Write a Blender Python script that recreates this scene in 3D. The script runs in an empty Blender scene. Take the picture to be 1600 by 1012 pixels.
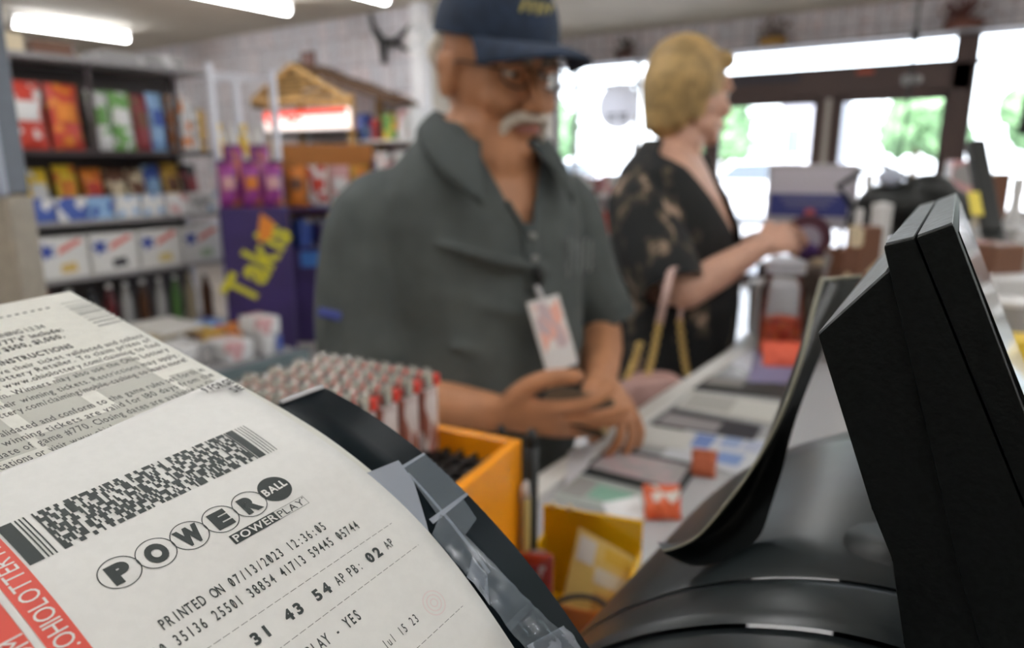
import bpy, bmesh, math, random
from mathutils import Vector, Matrix, noise
R = random.Random(7)
SC = bpy.context.scene
COL = SC.collection
V = Vector
pi = math.pi

# ---------------------------------------------------------------- camera
FPX = 1100.0; PITCH = math.radians(13.1); YAW = math.radians(35)
CAM = V((0, 0, 1.40))
FW = V((-math.sin(YAW)*math.cos(PITCH), math.cos(YAW)*math.cos(PITCH), -math.sin(PITCH)))
RT = V((math.cos(YAW), math.sin(YAW), 0)); UP = RT.cross(FW)
cd = bpy.data.cameras.new('camera'); cam = bpy.data.objects.new('camera', cd); COL.objects.link(cam)
cam.matrix_world = Matrix.Translation(CAM) @ Matrix((RT, UP, -FW)).transposed().to_4x4()
cd.sensor_width = 36; cd.lens = 36*FPX/1600; cd.clip_start = 0.01; cd.clip_end = 300
cd.dof.use_dof = True; cd.dof.focus_distance = 0.160; cd.dof.aperture_fstop = 10.6
SC.camera = cam
# ---------------------------------------------------------------- world, sun, exposure
w = bpy.data.worlds.new('world'); SC.world = w; w.use_nodes = True
nt = w.node_tree; bg = nt.nodes['Background']
sky = nt.nodes.new('ShaderNodeTexSky'); sky.sky_type = 'NISHITA'; sky.sun_disc = False
sky.sun_elevation = math.radians(50); sky.sun_rotation = math.radians(200); sky.air_density = 1; sky.dust_density = 3
mx = nt.nodes.new('ShaderNodeMixRGB'); mx.inputs[0].default_value = .6; mx.inputs[2].default_value = (8, 8.6, 9.4, 1)
nt.links.new(sky.outputs[0], mx.inputs[1]); nt.links.new(mx.outputs[0], bg.inputs[0]); bg.inputs[1].default_value = .5
sd = bpy.data.lights.new('sun', 'SUN'); sun = bpy.data.objects.new('sun', sd); COL.objects.link(sun)
sd.energy = 7; sd.angle = .02; sun.rotation_euler = (math.radians(38), 0, math.radians(-28))
vs = SC.view_settings
vs.view_transform = 'Standard'; vs.look = 'None'; vs.gamma = 1; vs.use_curve_mapping = False; vs.exposure = 1.05
SC.cycles.use_denoising = True
SC.cycles.max_bounces = 8; SC.cycles.transparent_max_bounces = 12
SC.cycles.sample_clamp_indirect = 6
TUBE = 17.0          # emission of the ceiling tubes

# ---------------------------------------------------------------- pixel -> place (1600x1012)
def ray(x, y): return FW + RT*((x-800)/FPX) + UP*((506-y)/FPX)
def hz(x, y, z): r = ray(x, y); return CAM + r*((z-CAM.z)/r.z)
def hy(x, y, v): r = ray(x, y); return CAM + r*(v/r.y)
def hx(x, y, v): r = ray(x, y); return CAM + r*(v/r.x)
def at(x, y, d): return CAM + ray(x, y)*d

# ---------------------------------------------------------------- materials
MC = {}
def mat(name, c, rough=.6, metal=0, emit=None, es=1, alpha=1, trans=0, spec=None, coat=0, noise_=0, ns=60, c2=None, bump=0):
    if name in MC: return MC[name]
    m = bpy.data.materials.new(name); m.use_nodes = True; MC[name] = m
    n = m.node_tree; b = n.nodes['Principled BSDF']
    b.inputs['Base Color'].default_value = (*c, 1); b.inputs['Roughness'].default_value = rough
    b.inputs['Metallic'].default_value = metal; b.inputs['Alpha'].default_value = alpha
    b.inputs['Transmission Weight'].default_value = trans; b.inputs['Coat Weight'].default_value = coat
    if spec is not None: b.inputs['Specular IOR Level'].default_value = spec
    if emit: b.inputs['Emission Color'].default_value = (*emit, 1); b.inputs['Emission Strength'].default_value = es
    if noise_ or c2:
        tc = n.nodes.new('ShaderNodeTexCoord'); t = n.nodes.new('ShaderNodeTexNoise'); t.inputs['Scale'].default_value = ns
        t.inputs['Detail'].default_value = 3
        n.links.new(tc.outputs['Object'], t.inputs['Vector'])
        r = n.nodes.new('ShaderNodeValToRGB'); r.color_ramp.elements[0].position = .4; r.color_ramp.elements[1].position = .6
        k = noise_ or .2
        a = tuple(max(0, q*(1-k)) for q in c); d = c2 or tuple(min(1, q*(1+k)) for q in c)
        r.color_ramp.elements[0].color = (*(c if c2 else a), 1); r.color_ramp.elements[1].color = (*d, 1)
        n.links.new(t.outputs['Fac'], r.inputs['Fac']); n.links.new(r.outputs['Color'], b.inputs['Base Color'])
        if bump:
            bp = n.nodes.new('ShaderNodeBump'); bp.inputs['Strength'].default_value = bump; bp.inputs['Distance'].default_value = .002
            n.links.new(t.outputs['Fac'], bp.inputs['Height']); n.links.new(bp.outputs['Normal'], b.inputs['Normal'])
    return m
def pattern(name, cols, scale=(8, 8, 8), rough=.5, rnd=1.0):
    """patchwork of printed colours (voronoi cells picked from a list)"""
    if name in MC: return MC[name]
    m = bpy.data.materials.new(name); m.use_nodes = True; MC[name] = m
    n = m.node_tree; b = n.nodes['Principled BSDF']; b.inputs['Roughness'].default_value = rough
    tc = n.nodes.new('ShaderNodeTexCoord'); mp = n.nodes.new('ShaderNodeMapping'); mp.inputs['Scale'].default_value = scale
    mp.inputs['Location'].default_value = (R.random()*9, R.random()*9, R.random()*9)
    v = n.nodes.new('ShaderNodeTexVoronoi'); v.inputs['Scale'].default_value = 1; v.inputs['Randomness'].default_value = rnd
    s = n.nodes.new('ShaderNodeSeparateColor'); r = n.nodes.new('ShaderNodeValToRGB'); r.color_ramp.interpolation = 'CONSTANT'
    n.links.new(tc.outputs['Object'], mp.inputs[0]); n.links.new(mp.outputs[0], v.inputs['Vector'])
    n.links.new(v.outputs['Color'], s.inputs[0]); n.links.new(s.outputs[0], r.inputs[0]); n.links.new(r.outputs[0], b.inputs['Base Color'])
    e = r.color_ramp.elements
    for i, c in enumerate(cols):
        if i == 0: e[0].position = 0; e[0].color = (*c, 1)
        elif i == 1: e[1].position = 1/len(cols); e[1].color = (*c, 1)
        else: q = e.new(i/len(cols)); q.color = (*c, 1)
    return m
def wallpaper(name):
    """walls papered with old lottery tickets: rows of pale slips with faint coloured bands"""
    m = bpy.data.materials.new(name); m.use_nodes = True; n = m.node_tree; b = n.nodes['Principled BSDF']; b.inputs['Roughness'].default_value = .6
    tc = n.nodes.new('ShaderNodeTexCoord'); sp = n.nodes.new('ShaderNodeSeparateXYZ'); cb = n.nodes.new('ShaderNodeCombineXYZ')
    ad = n.nodes.new('ShaderNodeMath'); ad.operation = 'ADD'
    n.links.new(tc.outputs['Object'], sp.inputs[0]); n.links.new(sp.outputs[0], ad.inputs[0]); n.links.new(sp.outputs[1], ad.inputs[1])
    n.links.new(sp.outputs[2], cb.inputs[0]); n.links.new(ad.outputs[0], cb.inputs[1])
    br = n.nodes.new('ShaderNodeTexBrick'); br.inputs['Scale'].default_value = 1; br.offset = 0
    br.inputs['Brick Width'].default_value = .30; br.inputs['Row Height'].default_value = .16; br.inputs['Mortar Size'].default_value = .008
    br.inputs['Color1'].default_value = (.78, .72, .75, 1); br.inputs['Color2'].default_value = (.64, .64, .69, 1); br.inputs['Mortar'].default_value = (.42, .40, .45, 1)
    n.links.new(cb.outputs[0], br.inputs['Vector'])
    v = n.nodes.new('ShaderNodeTexNoise'); v.inputs['Scale'].default_value = 14; v.inputs['Detail'].default_value = 4
    n.links.new(cb.outputs[0], v.inputs['Vector'])
    r = n.nodes.new('ShaderNodeValToRGB'); r.color_ramp.elements[0].position = .35; r.color_ramp.elements[0].color = (.55, .30, .28, 1)
    r.color_ramp.elements[1].position = .75; r.color_ramp.elements[1].color = (.35, .45, .42, 1)
    q = r.color_ramp.elements.new(.47); q.color = (1, 1, 1, 1); q = r.color_ramp.elements.new(.62); q.color = (1, 1, 1, 1)
    n.links.new(v.outputs['Fac'], r.inputs['Fac'])
    x = n.nodes.new('ShaderNodeMixRGB'); x.blend_type = 'MULTIPLY'; x.inputs[0].default_value = .5
    n.links.new(br.outputs['Color'], x.inputs[1]); n.links.new(r.outputs[0], x.inputs[2]); n.links.new(x.outputs[0], b.inputs['Base Color'])
    return m
def glassm(name='window_glass', tint=(1, 1, 1), g=.06, rough=0.0):
    if name in MC: return MC[name]
    m = bpy.data.materials.new(name); m.use_nodes = True; n = m.node_tree; MC[name] = m
    n.nodes.remove(n.nodes['Principled BSDF']); o = n.nodes['Material Output']
    t = n.nodes.new('ShaderNodeBsdfTransparent'); t.inputs[0].default_value = (*tint, 1)
    gl = n.nodes.new('ShaderNodeBsdfGlossy'); gl.inputs['Roughness'].default_value = rough
    lw = n.nodes.new('ShaderNodeFresnel'); lw.inputs[0].default_value = 1.2+g
    mxx = n.nodes.new('ShaderNodeMixShader')
    n.links.new(lw.outputs[0], mxx.inputs[0]); n.links.new(t.outputs[0], mxx.inputs[1]); n.links.new(gl.outputs[0], mxx.inputs[2]); n.links.new(mxx.outputs[0], o.inputs[0])
    return m
def plastic(c, name=None, rough=.35):
    return mat(name or 'plastic_%02x%02x%02x' % tuple(int(q*255) for q in c), c, rough)
def card(c): return mat('card_%02x%02x%02x' % tuple(int(q*255) for q in c), c, .65)

# ---------------------------------------------------------------- mesh builder
class MB:
    def __init__(s): s.v = []; s.f = []; s.mi = []; s.cur = 0
    def add(s, vs_, fs, M=None):
        k = len(s.v)
        s.v += [tuple(M @ V(p)) if M else tuple(p) for p in vs_]
        s.f += [[k+i for i in f] for f in fs]; s.mi += [s.cur]*len(fs); return s
    def box(s, lo, hi, bev=0, M=None):
        bm = bmesh.new(); bmesh.ops.create_cube(bm, size=1)
        lo, hi = V(lo), V(hi); lo, hi = V(map(min, lo, hi)), V(map(max, lo, hi))
        c = (lo+hi)/2; d = hi-lo
        for p in bm.verts: p.co = V((c.x+p.co.x*d.x, c.y+p.co.y*d.y, c.z+p.co.z*d.z))
        if bev: bmesh.ops.bevel(bm, geom=bm.edges[:], offset=min(bev, min(d)*.45), segments=2, affect='EDGES', profile=.5)
        return s.bm(bm, M)
    def bm(s, bm, M=None):
        bm.verts.index_update()
        s.add([p.co[:] for p in bm.verts], [[q.index for q in f.verts] for f in bm.faces], M); bm.free(); return s
    def prism(s, poly, d, M=None):
        """closed polygon (3d points) pushed along vector d"""
        n = len(poly); d = V(d)
        vs_ = [V(p) for p in poly]+[V(p)+d for p in poly]
        return s.add(vs_, [list(range(n))[::-1], list(range(n, 2*n))]+[[i, (i+1) % n, n+(i+1) % n, n+i] for i in range(n)], M)
    def tube(s, pts, r, seg=10, cap=True, up=None, flat=1, M=None):
        pts = [V(p) for p in pts]; rr = r if isinstance(r, (list, tuple)) else [r]*len(pts)
        rings = []; u = None
        for i, p in enumerate(pts):
            t = (pts[min(i+1, len(pts)-1)]-pts[max(i-1, 0)]).normalized()
            if u is None:
                u = V(up) if up else (V((0, 0, 1)) if abs(t.z) < .9 else V((1, 0, 0)))
            if up: u = V(up)
            u = (u-t*u.dot(t)).normalized(); b = t.cross(u)
            q = rr[i]; ra, rb = q if isinstance(q, (list, tuple)) else (q, q*flat)
            rings.append([p+b*math.cos(a)*ra+u*math.sin(a)*rb for a in [2*pi*k/seg for k in range(seg)]])
        vs_ = [q for g in rings for q in g]; fs = []
        for i in range(len(rings)-1):
            for k in range(seg):
                a = i*seg+k; b2 = i*seg+(k+1) % seg
                fs.append([a, b2, b2+seg, a+seg])
        if cap: fs.append(list(range(seg))[::-1]); fs.append([len(vs_)-seg+k for k in range(seg)])
        return s.add(vs_, fs, M)
    def limb(s, pts, rr, up=None, seg=14, M=None):
        """tube with rounded ends, radii may be (side, up)"""
        P = [V(p) for p in pts]; Q = [q if isinstance(q, tuple) else (q, q) for q in rr]
        # smooth interpolation
        out = []; rad = []
        for i in range(len(P)-1):
            for k in range(4):
                t = k/4
                p0 = P[max(i-1, 0)]; p1 = P[i]; p2 = P[i+1]; p3 = P[min(i+2, len(P)-1)]
                out.append(.5*((2*p1)+(p2-p0)*t+(2*p0-5*p1+4*p2-p3)*t*t+(3*p1-p0-3*p2+p3)*t**3))
                rad.append(tuple(Q[i][j]*(1-t)+Q[i+1][j]*t for j in (0, 1)))
        out.append(P[-1]); rad.append(Q[-1])
        t0 = (out[1]-out[0]).normalized(); t1 = (out[-1]-out[-2]).normalized()
        a, b = [], []
        for an in (80, 60, 35):
            c, sn = math.cos(math.radians(an)), math.sin(math.radians(an))
            m0 = min(rad[0]); m1 = min(rad[-1])
            a.append((out[0]-t0*m0*sn, (rad[0][0]*c, rad[0][1]*c))); b.append((out[-1]+t1*m1*sn, (rad[-1][0]*c, rad[-1][1]*c)))
        out = [q[0] for q in a]+out+[q[0] for q in b[::-1]]; rad = [q[1] for q in a]+rad+[q[1] for q in b[::-1]]
        return s.tube(out, rad, seg, True, up, 1, M)
    def ell(s, c, r, M=None, seg=16, rot=None):
        bm = bmesh.new(); bmesh.ops.create_uvsphere(bm, u_segments=seg, v_segments=seg*2//3, radius=1)
        r = V(r) if not isinstance(r, (int, float)) else V((r, r, r))
        for p in bm.verts:
            q = V((p.co.x*r.x, p.co.y*r.y, p.co.z*r.z))
            if rot: q = rot @ q
            p.co = q+V(c)
        return s.bm(bm, M)
    def lathe(s, prof, seg=20, M=None):
        vs_ = []; fs = []
        for r, z in prof: vs_ += [(r*math.cos(2*pi*k/seg), r*math.sin(2*pi*k/seg), z) for k in range(seg)]
        for i in range(len(prof)-1):
            for k in range(seg):
                a = i*seg+k; b = i*seg+(k+1) % seg; fs.append([a, b, b+seg, a+seg])
        fs.append(list(range(seg))[::-1]); fs.append([len(vs_)-seg+k for k in range(seg)])
        return s.add(vs_, fs, M)
    def grid(s, f, nu, nv, M=None):
        vs_ = [f(i/nu, j/nv) for i in range(nu+1) for j in range(nv+1)]
        fs = [[i*(nv+1)+j, (i+1)*(nv+1)+j, (i+1)*(nv+1)+j+1, i*(nv+1)+j+1] for i in range(nu) for j in range(nv)]
        return s.add(vs_, fs, M)
    def slab(s, f, nu, nv, d):
        """closed thick sheet: f(u,v,h)"""
        top = [f(i/nu, j/nv, 0) for i in range(nu+1) for j in range(nv+1)]; bot = [f(i/nu, j/nv, -d) for i in range(nu+1) for j in range(nv+1)]
        n = len(top); W = nv+1; fs = []
        for i in range(nu):
            for j in range(nv):
                q = [i*W+j, (i+1)*W+j, (i+1)*W+j+1, i*W+j+1]; fs.append(q); fs.append([n+k for k in q[::-1]])
        rim = [i*W for i in range(nu+1)]+[nu*W+j for j in range(1, nv+1)]+[i*W+nv for i in range(nu-1, -1, -1)]+[j for j in range(nv-1, 0, -1)]
        for i in range(len(rim)):
            a, b = rim[i], rim[(i+1) % len(rim)]; fs.append([b, a, n+a, n+b])
        return s.add(top+bot, fs)
    def build(s, name, m, parent=None, smooth=False, angle=None):
        me = bpy.data.meshes.new(name)
        off = V((0, 0, 0))
        if parent is not None: off = V(parent.get('_o', (0, 0, 0)))
        me.from_pydata([tuple(V(p)-off) for p in s.v], [], s.f)
        ms = m if isinstance(m, list) else [m]
        for q in ms: me.materials.append(q)
        for p, i in zip(me.polygons, s.mi): p.material_index = i
        me.validate(); 
        bm = bmesh.new(); bm.from_mesh(me); bmesh.ops.recalc_face_normals(bm, faces=bm.faces[:])
        bm.to_mesh(me); bm.free()
        if smooth:
            me.polygons.foreach_set('use_smooth', [True]*len(me.polygons))
            if smooth is not True: me.set_sharp_from_angle(angle=math.radians(smooth))
        o = bpy.data.objects.new(name, me); COL.objects.link(o)
        if parent is not None:
            o.parent = parent; o['_o'] = tuple(off)
        return o
def tag(o, label=None, cat=None, group=None, kind=None):
    if label: o['label'] = label
    if cat: o['category'] = cat
    if group: o['group'] = group
    if kind: o['kind'] = kind
    return o
def thing(name, loc, label, cat, group=None, rz=0):
    o = bpy.data.objects.new(name, None); COL.objects.link(o); o.location = loc; o.rotation_euler.z = rz
    o.empty_display_size = .05
    o['_o'] = tuple(loc) if not rz else (0, 0, 0)
    return tag(o, label, cat, group)
def solo(name, mb, m, label, cat, group=None, smooth=False, kind=None):
    """one-mesh thing: origin moved to the middle of its base"""
    xs = [p[0] for p in mb.v]; ys = [p[1] for p in mb.v]; zs = [p[2] for p in mb.v]
    c = V(((min(xs)+max(xs))/2, (min(ys)+max(ys))/2, min(zs)))
    mb.v = [tuple(V(p)-c) for p in mb.v]
    o = mb.build(name, m, None, smooth); o.location = c
    return tag(o, label, cat, group, kind)
def struct(name, mb, m, parent=None, smooth=False):
    o = mb.build(name, m, parent, smooth)
    if parent is None: o['kind'] = 'structure'
    return o
def copy_tree(o, parent=None):
    c = o.copy(); COL.objects.link(c); c.parent = parent
    for ch in list(o.children): copy_tree(ch, c)
    return c
def rotz(a): return Matrix.Rotation(a, 4, 'Z')
def frame(o, x, y, z):
    return Matrix(((x[0], y[0], z[0], o[0]), (x[1], y[1], z[1], o[1]), (x[2], y[2], z[2], o[2]), (0, 0, 0, 1)))
def remesh(mb, name, m, parent, voxel, it=4, cut=None, fac=.5):
    tmp = mb.build('tmp', m); md = tmp.modifiers.new('r', 'REMESH'); md.mode = 'VOXEL'; md.voxel_size = voxel; md.use_smooth_shade = True
    if it: s = tmp.modifiers.new('s', 'SMOOTH'); s.iterations = it; s.factor = fac
    dg = bpy.context.evaluated_depsgraph_get(); me = bpy.data.meshes.new_from_object(tmp.evaluated_get(dg))
    old = tmp.data; bpy.data.objects.remove(tmp); bpy.data.meshes.remove(old)
    off = V(parent.get('_o', (0, 0, 0)))
    bm = bmesh.new(); bm.from_mesh(me)
    if cut:
        bmesh.ops.delete(bm, geom=[v for v in bm.verts if cut(v.co)], context='VERTS')
        for _ in range(10):
            new = {}
            for e in bm.edges:
                if e.is_boundary:
                    for a, c in ((e.verts[0], e.verts[1]), (e.verts[1], e.verts[0])): new.setdefault(a, []).append(c.co.copy())
            for v, l in new.items():
                if len(l) == 2: v.co = v.co*.5+(l[0]+l[1])*.25
    for v in bm.verts: v.co -= off
    bm.to_mesh(me); bm.free(); me.name = name
    me.materials.clear(); me.materials.append(m)
    me.polygons.foreach_set('use_smooth', [True]*len(me.polygons))
    o = bpy.data.objects.new(name, me); COL.objects.link(o); o.parent = parent; o['_o'] = tuple(off)
    return o

# ---------------------------------------------------------------- lettering
TC = {}
def glyph(ch, bold=0, res=3):
    k = (ch, bold)
    if k in TC: return TC[k]
    c = bpy.data.curves.new('t', 'FONT'); c.body = ch; c.size = 1; c.resolution_u = res; c.offset = bold; c.fill_mode = 'BOTH' if False else 'FRONT'
    c.dimensions = '2D'
    o = bpy.data.objects.new('t', c); COL.objects.link(o)
    dg = bpy.context.evaluated_depsgraph_get(); dg.update()
    me = bpy.data.meshes.new_from_object(o.evaluated_get(dg))
    vs_ = [v.co[:2] for v in me.vertices]; fs = [list(p.vertices) for p in me.polygons]
    xs = [v[0] for v in vs_] or [0, .3]
    TC[k] = (vs_, fs, min(xs), max(xs))
    bpy.data.objects.remove(o); bpy.data.curves.remove(c); bpy.data.meshes.remove(me)
    return TC[k]
def text2d(txt, size, pitch=None, bold=0, xs=1.0, gap=.12, slash=False, width=None, align='l'):
    """list of (verts2d, faces); monospaced when pitch is given (in metres)"""
    out = []; x = 0
    for ch in txt:
        if ch == ' ':
            x += pitch if pitch else size*.33*xs; continue
        vs_, fs, a, b = glyph(ch, bold)
        wch = (b-a)*size*xs
        if pitch: ox = x+(pitch-wch)/2
        else: ox = x
        q = [((p[0]-a)*size*xs+ox, p[1]*size) for p in vs_]
        out.append((q, fs))
        if slash and ch == '0':
            t = .05*size; w2 = wch
            out.append(([(ox+.22*w2, .1*size), (ox+.22*w2+t, .07*size), (ox+.80*w2, .64*size), (ox+.80*w2-t, .67*size)], [[0, 1, 2, 3]]))
        x += pitch if pitch else wch+gap*size*xs
    tot = x-(0 if pitch else gap*size*xs)
    k = 1.0
    if width: k = width/max(tot, 1e-6)
    sh = 0
    if align == 'r': sh = -tot*k
    if align == 'c': sh = -tot*k/2
    return [([(p[0]*k+sh, p[1]) for p in vs_], fs) for vs_, fs in out]
def put_text(mb, parts, f):
    for vs_, fs in parts: mb.add([f(*p) for p in vs_], fs)
def planar(o, x, y):
    o, x, y = V(o), V(x), V(y)
    return lambda a, b: o+x*a+y*b

# ================================================================ SETTING
M_tile = mat('floor_tile', (.42, .38, .34), .35, noise_=.15, ns=3)
M_ceil = mat('ceiling_paint', (.62, .58, .50), .8, noise_=.04, ns=2)
M_cream = mat('cream_paint', (.55, .50, .43), .8, noise_=.08, ns=3)
M_papered = wallpaper('wall_of_tickets')
M_brown = mat('brown_frame', (.075, .045, .04), .45, noise_=.1)
M_white = plastic((.78, .78, .78), 'white_plastic')
M_black = mat('black_plastic', (.008, .010, .010), .5)
M_trim = mat('grey_trim', (.35, .34, .36), .5)
b = MB().box((-11.3, -3, -.1), (3.6, 8.25, 0)); struct('floor', b, M_tile)
b = MB().box((-11.3, -3, 2.9), (3.6, 8.3, 3.0)); struct('ceiling', b, M_ceil)
b = MB().box((-11.3, -3, 0), (-11.2, 5.75, 2.9)); struct('wall_left', b, M_cream)
b = MB().box((-11.3, -3.1, 0), (3.6, -3, 2.9)); struct('wall_rear', b, M_cream)
b = MB().box((3.5, -3, 0), (3.6, 8.3, 2.9)); struct('wall_right', b, M_cream)
b = MB().box((-11.2, 5.65, 0), (-5.05, 5.75, 2.9)); struct('wall_back', b, M_papered)
b = MB().box((-5.15, 5.65, 0), (-5.05, 8.3, 2.9)); struct('wall_return', b, M_cream)
YW = 8.2
b = MB().box((-5.05, YW, 2.57), (3.5, YW+.1, 2.9)); b.box((-5.05, YW, 0), (-2.98, YW+.1, .95)); b.box((-.46, YW, 0), (3.5, YW+.1, .9)); b.box((2.9, YW, .9), (3.5, YW+.1, 2.57))
struct('wall_front', b, M_papered)
b = MB().box((-5.05, YW-.03, 2.545), (3.5, YW, 2.60), .004); struct('trim_1', b, M_trim)
b = MB().box((-5.04, YW-.02, .93), (-2.98, YW, .99), .004); struct('trim_2', b, M_trim)
GL = glassm()
def window(name, x0, x1, z0, z1, mull, zbar=None):
    b = MB(); t = .035
    b.box((x0, YW-.01, z0), (x1, YW+.08, z0+t)); b.box((x0, YW-.01, z1-t), (x1, YW+.08, z1)); b.box((x0, YW-.01, z0), (x0+t, YW+.08, z1)); b.box((x1-t, YW-.01, z0), (x1, YW+.08, z1))
    for m_ in mull: b.box((m_-t/2, YW-.01, z0), (m_+t/2, YW+.08, z1))
    if zbar: b.box((x0, YW, zbar-.02), (x1, YW+.06, zbar+.02))
    o = struct(name, b, M_brown)
    MB().box((x0+.01, YW+.04, z0+.01), (x1-.01, YW+.046, z1-.01)).build('window_pane', GL, o)
window('window_1', -5.05, -2.98, .95, 2.57, [-4.76, -3.9], 2.30)
window('window_2', -.46, 2.9, .9, 2.57, [1.2], 2.30)
window('window_3', -2.98, -.46, 2.30, 2.57, [], None)
b = MB()
b.box((-2.98, YW-.04, 2.05), (-.46, YW+.1, 2.30), .005); b.box((-2.98, YW-.04, 0), (-2.88, YW+.1, 2.30), .005); b.box((-.62, YW-.04, 0), (-.46, YW+.1, 2.57), .005); b.box((-1.80, YW-.03, 0), (-1.60, YW+.1, 2.06), .005)
struct('trim_3', b, M_brown)
b = MB().box((-1.715, YW-.05, .3), (-1.665, YW-.03, 2.02), .003); struct('trim_4', b, mat('pale_strip', (.52, .48, .44), .6))
for nm, x0, x1 in (('door_1', -2.88, -1.80), ('door_2', -1.60, -.62)):
    b = MB(); t = .07
    b.box((x0, YW, 0), (x1, YW+.05, .12)); b.box((x0, YW, 1.98), (x1, YW+.05, 2.05)); b.box((x0, YW, 0), (x0+t*.6, YW+.05, 2.05)); b.box((x1-t*.6, YW, 0), (x1, YW+.05, 2.05))
    o = struct(nm, b, M_brown)
    MB().box((x0+.03, YW+.02, .1), (x1-.03, YW+.026, 2.0)).build('door_pane', GL, o)
    MB().tube([(x0+.1, YW-.05, 1.0), (x1-.1, YW-.05, 1.0)], .014).build('push_bar', mat('steel', (.5, .5, .52), .3, 1), o)
# square white column at the end of the back wall
b = MB().box((-5.10, 5.52, 0), (-4.93, 5.64, 2.9), .01); struct('trim_5', b, mat('white_paint', (.85, .85, .88), .5))
b = MB().box((-11.2, 5.60, 0), (-5.12, 5.65, .12)); struct('baseboard_back', b, M_trim)
b = MB().box((-11.2, -3, 0), (-11.15, 5.6, .12)); struct('baseboard_left', b, M_trim)

# ceiling tubes
M_tube = mat('lit_tube', (1, 1, 1), .4, emit=(.98, .99, 1.0), es=TUBE)
def tube_light(x, y, label, L=1.22):
    o = thing('ceiling_light', (x, y, 2.9), label, 'light', 'fluorescent ceiling lights')
    MB().box((x-.07, y-L/2, 2.86), (x+.07, y+L/2, 2.9), .01).build('fixture_body', M_white, o)
    MB().tube([(x, y-L/2+.02, 2.80), (x, y+L/2-.02, 2.80)], .032, 12).build('lamp_tube', M_tube, o, True)
    for q in (-1, 1): MB().box((x-.05, y+q*(L/2-.008)-.012, 2.77), (x+.05, y+q*(L/2-.008)+.012, 2.87), .008).build('end_cap', M_white, o)
tube_light(-8.85, 4.08, 'fluorescent tube on the ceiling at far left, nearest the left wall')
tube_light(-5.97, 4.15, 'fluorescent tube on the ceiling at the top left, second from the left')
tube_light(-4.85, 4.35, 'fluorescent tube cut by the top edge, nearest the capped man')
for x, y in ((-6, .8), (-3.6, .9), (-1.3, .9), (1.0, .9), (-6, -1.6), (-3, -1.6), (-.9, -1.4), (1.8, -1.6), (-2.2, 4.6), (.6, 4.6), (2.6, 4.6), (-8.8, .8), (2.6, 2.6)):
    tube_light(x, y, 'fluorescent tube fixture on the shop ceiling outside the view')

# ================================================================ OUTSIDE
b = MB().box((-60, 8.3, -.15), (60, 90, -.05)); struct('ground', b, mat('concrete_lot', (.24, .24, .25), .9, noise_=.08, ns=1))
M_leaf = mat('leaf_green', (.13, .24, .11), .7, noise_=.35, ns=2)
M_bark = mat('bark', (.12, .08, .05), .9)
def tree(x, y, h, r, label):
    o = thing('tree', (x, y, -.05), label, 'tree', 'trees beyond the parking lot')
    MB().tube([(x, y, -.05), (x+.1, y, h*.3), (x, y+.1, h*.6)], [.22, .16, .1]).build('trunk', M_bark, o, True)
    b = MB()
    for i in range(9):
        a = R.random()*2*pi; q = r*.55*math.sqrt(R.random())
        c = V((x+q*math.cos(a), y+q*math.sin(a), h*.62+(R.random()-.4)*h*.42)); rr = r*(.38+.2*R.random())
        bm = bmesh.new(); bmesh.ops.create_icosphere(bm, subdivisions=3, radius=1)
        for v in bm.verts:
            k = 1+.35*noise.noise(v.co*2.3+c); v.co = c+v.co*rr*k
        b.bm(bm)
    for i in range(500):
        a = R.random()*2*pi; e = math.asin(R.random()*1.7-.75 if True else 0) if False else (R.random()*2.2-.9)
        p = V((x, y, h*.62))+V((math.cos(a)*math.cos(e)*r*.95, math.sin(a)*math.cos(e)*r*.95, math.sin(e)*h*.4))
        u = V((R.random()-.5, R.random()-.5, R.random()-.5)).normalized()*.16; w2 = V((R.random()-.5, R.random()-.5, R.random()-.5)).normalized()*.12
        b.add([p-u, p+w2, p+u, p-w2], [[0, 1, 2, 3]])
    b.build('crown', M_leaf, o)
for x, y, h, r, l in ((-12.9, 38, 4.4, 1.9, 'green tree outside the left door pane, beyond the lot'), (-5.2, 50, 5.8, 2.6, 'green tree outside the right door pane, left half of the pane'), (.3, 53, 5.8, 2.2, 'green tree outside the right door pane, right half of the pane'),
                      (-27.2, 44, 5.5, 2.6, 'green tree outside seen left of the blonde woman'), (5.6, 46, 6, 3.4, 'green tree outside beyond the far right window'), (13, 47, 6.5, 3, 'green tree outside at the right edge of the far window')):
    tree(x, y, h, r, l)
M_sid = mat('pale_siding', (.30, .30, .34), .8)
o = thing('house', (-9.4, 44, -.05), 'pale house across the lot seen through left door pane', 'house')
MB().box((-10.9, 41, -.05), (-7.9, 44, 4.6)).build('wall', M_sid, o)
MB().prism([(-11.1, 40.7, 4.6), (-7.7, 40.7, 4.6), (-9.4, 40.7, 6.0)], (0, 3.6, 0)).build('roof', mat('roof_shingle', (.3, .27, .27), .9), o)
for wx in (-10.1, -8.7):
    f = MB().box((wx-.5, 40.93, 1.6), (wx+.5, 41.02, 3.2)).build('window', M_white, o)
    MB().box((wx-.42, 40.91, 1.7), (wx+.42, 40.95, 3.1)).build('pane', mat('dark_pane', (.1, .12, .14), .1), f)
M_tyre = mat('tyre', (.02, .02, .02), .8)
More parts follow.
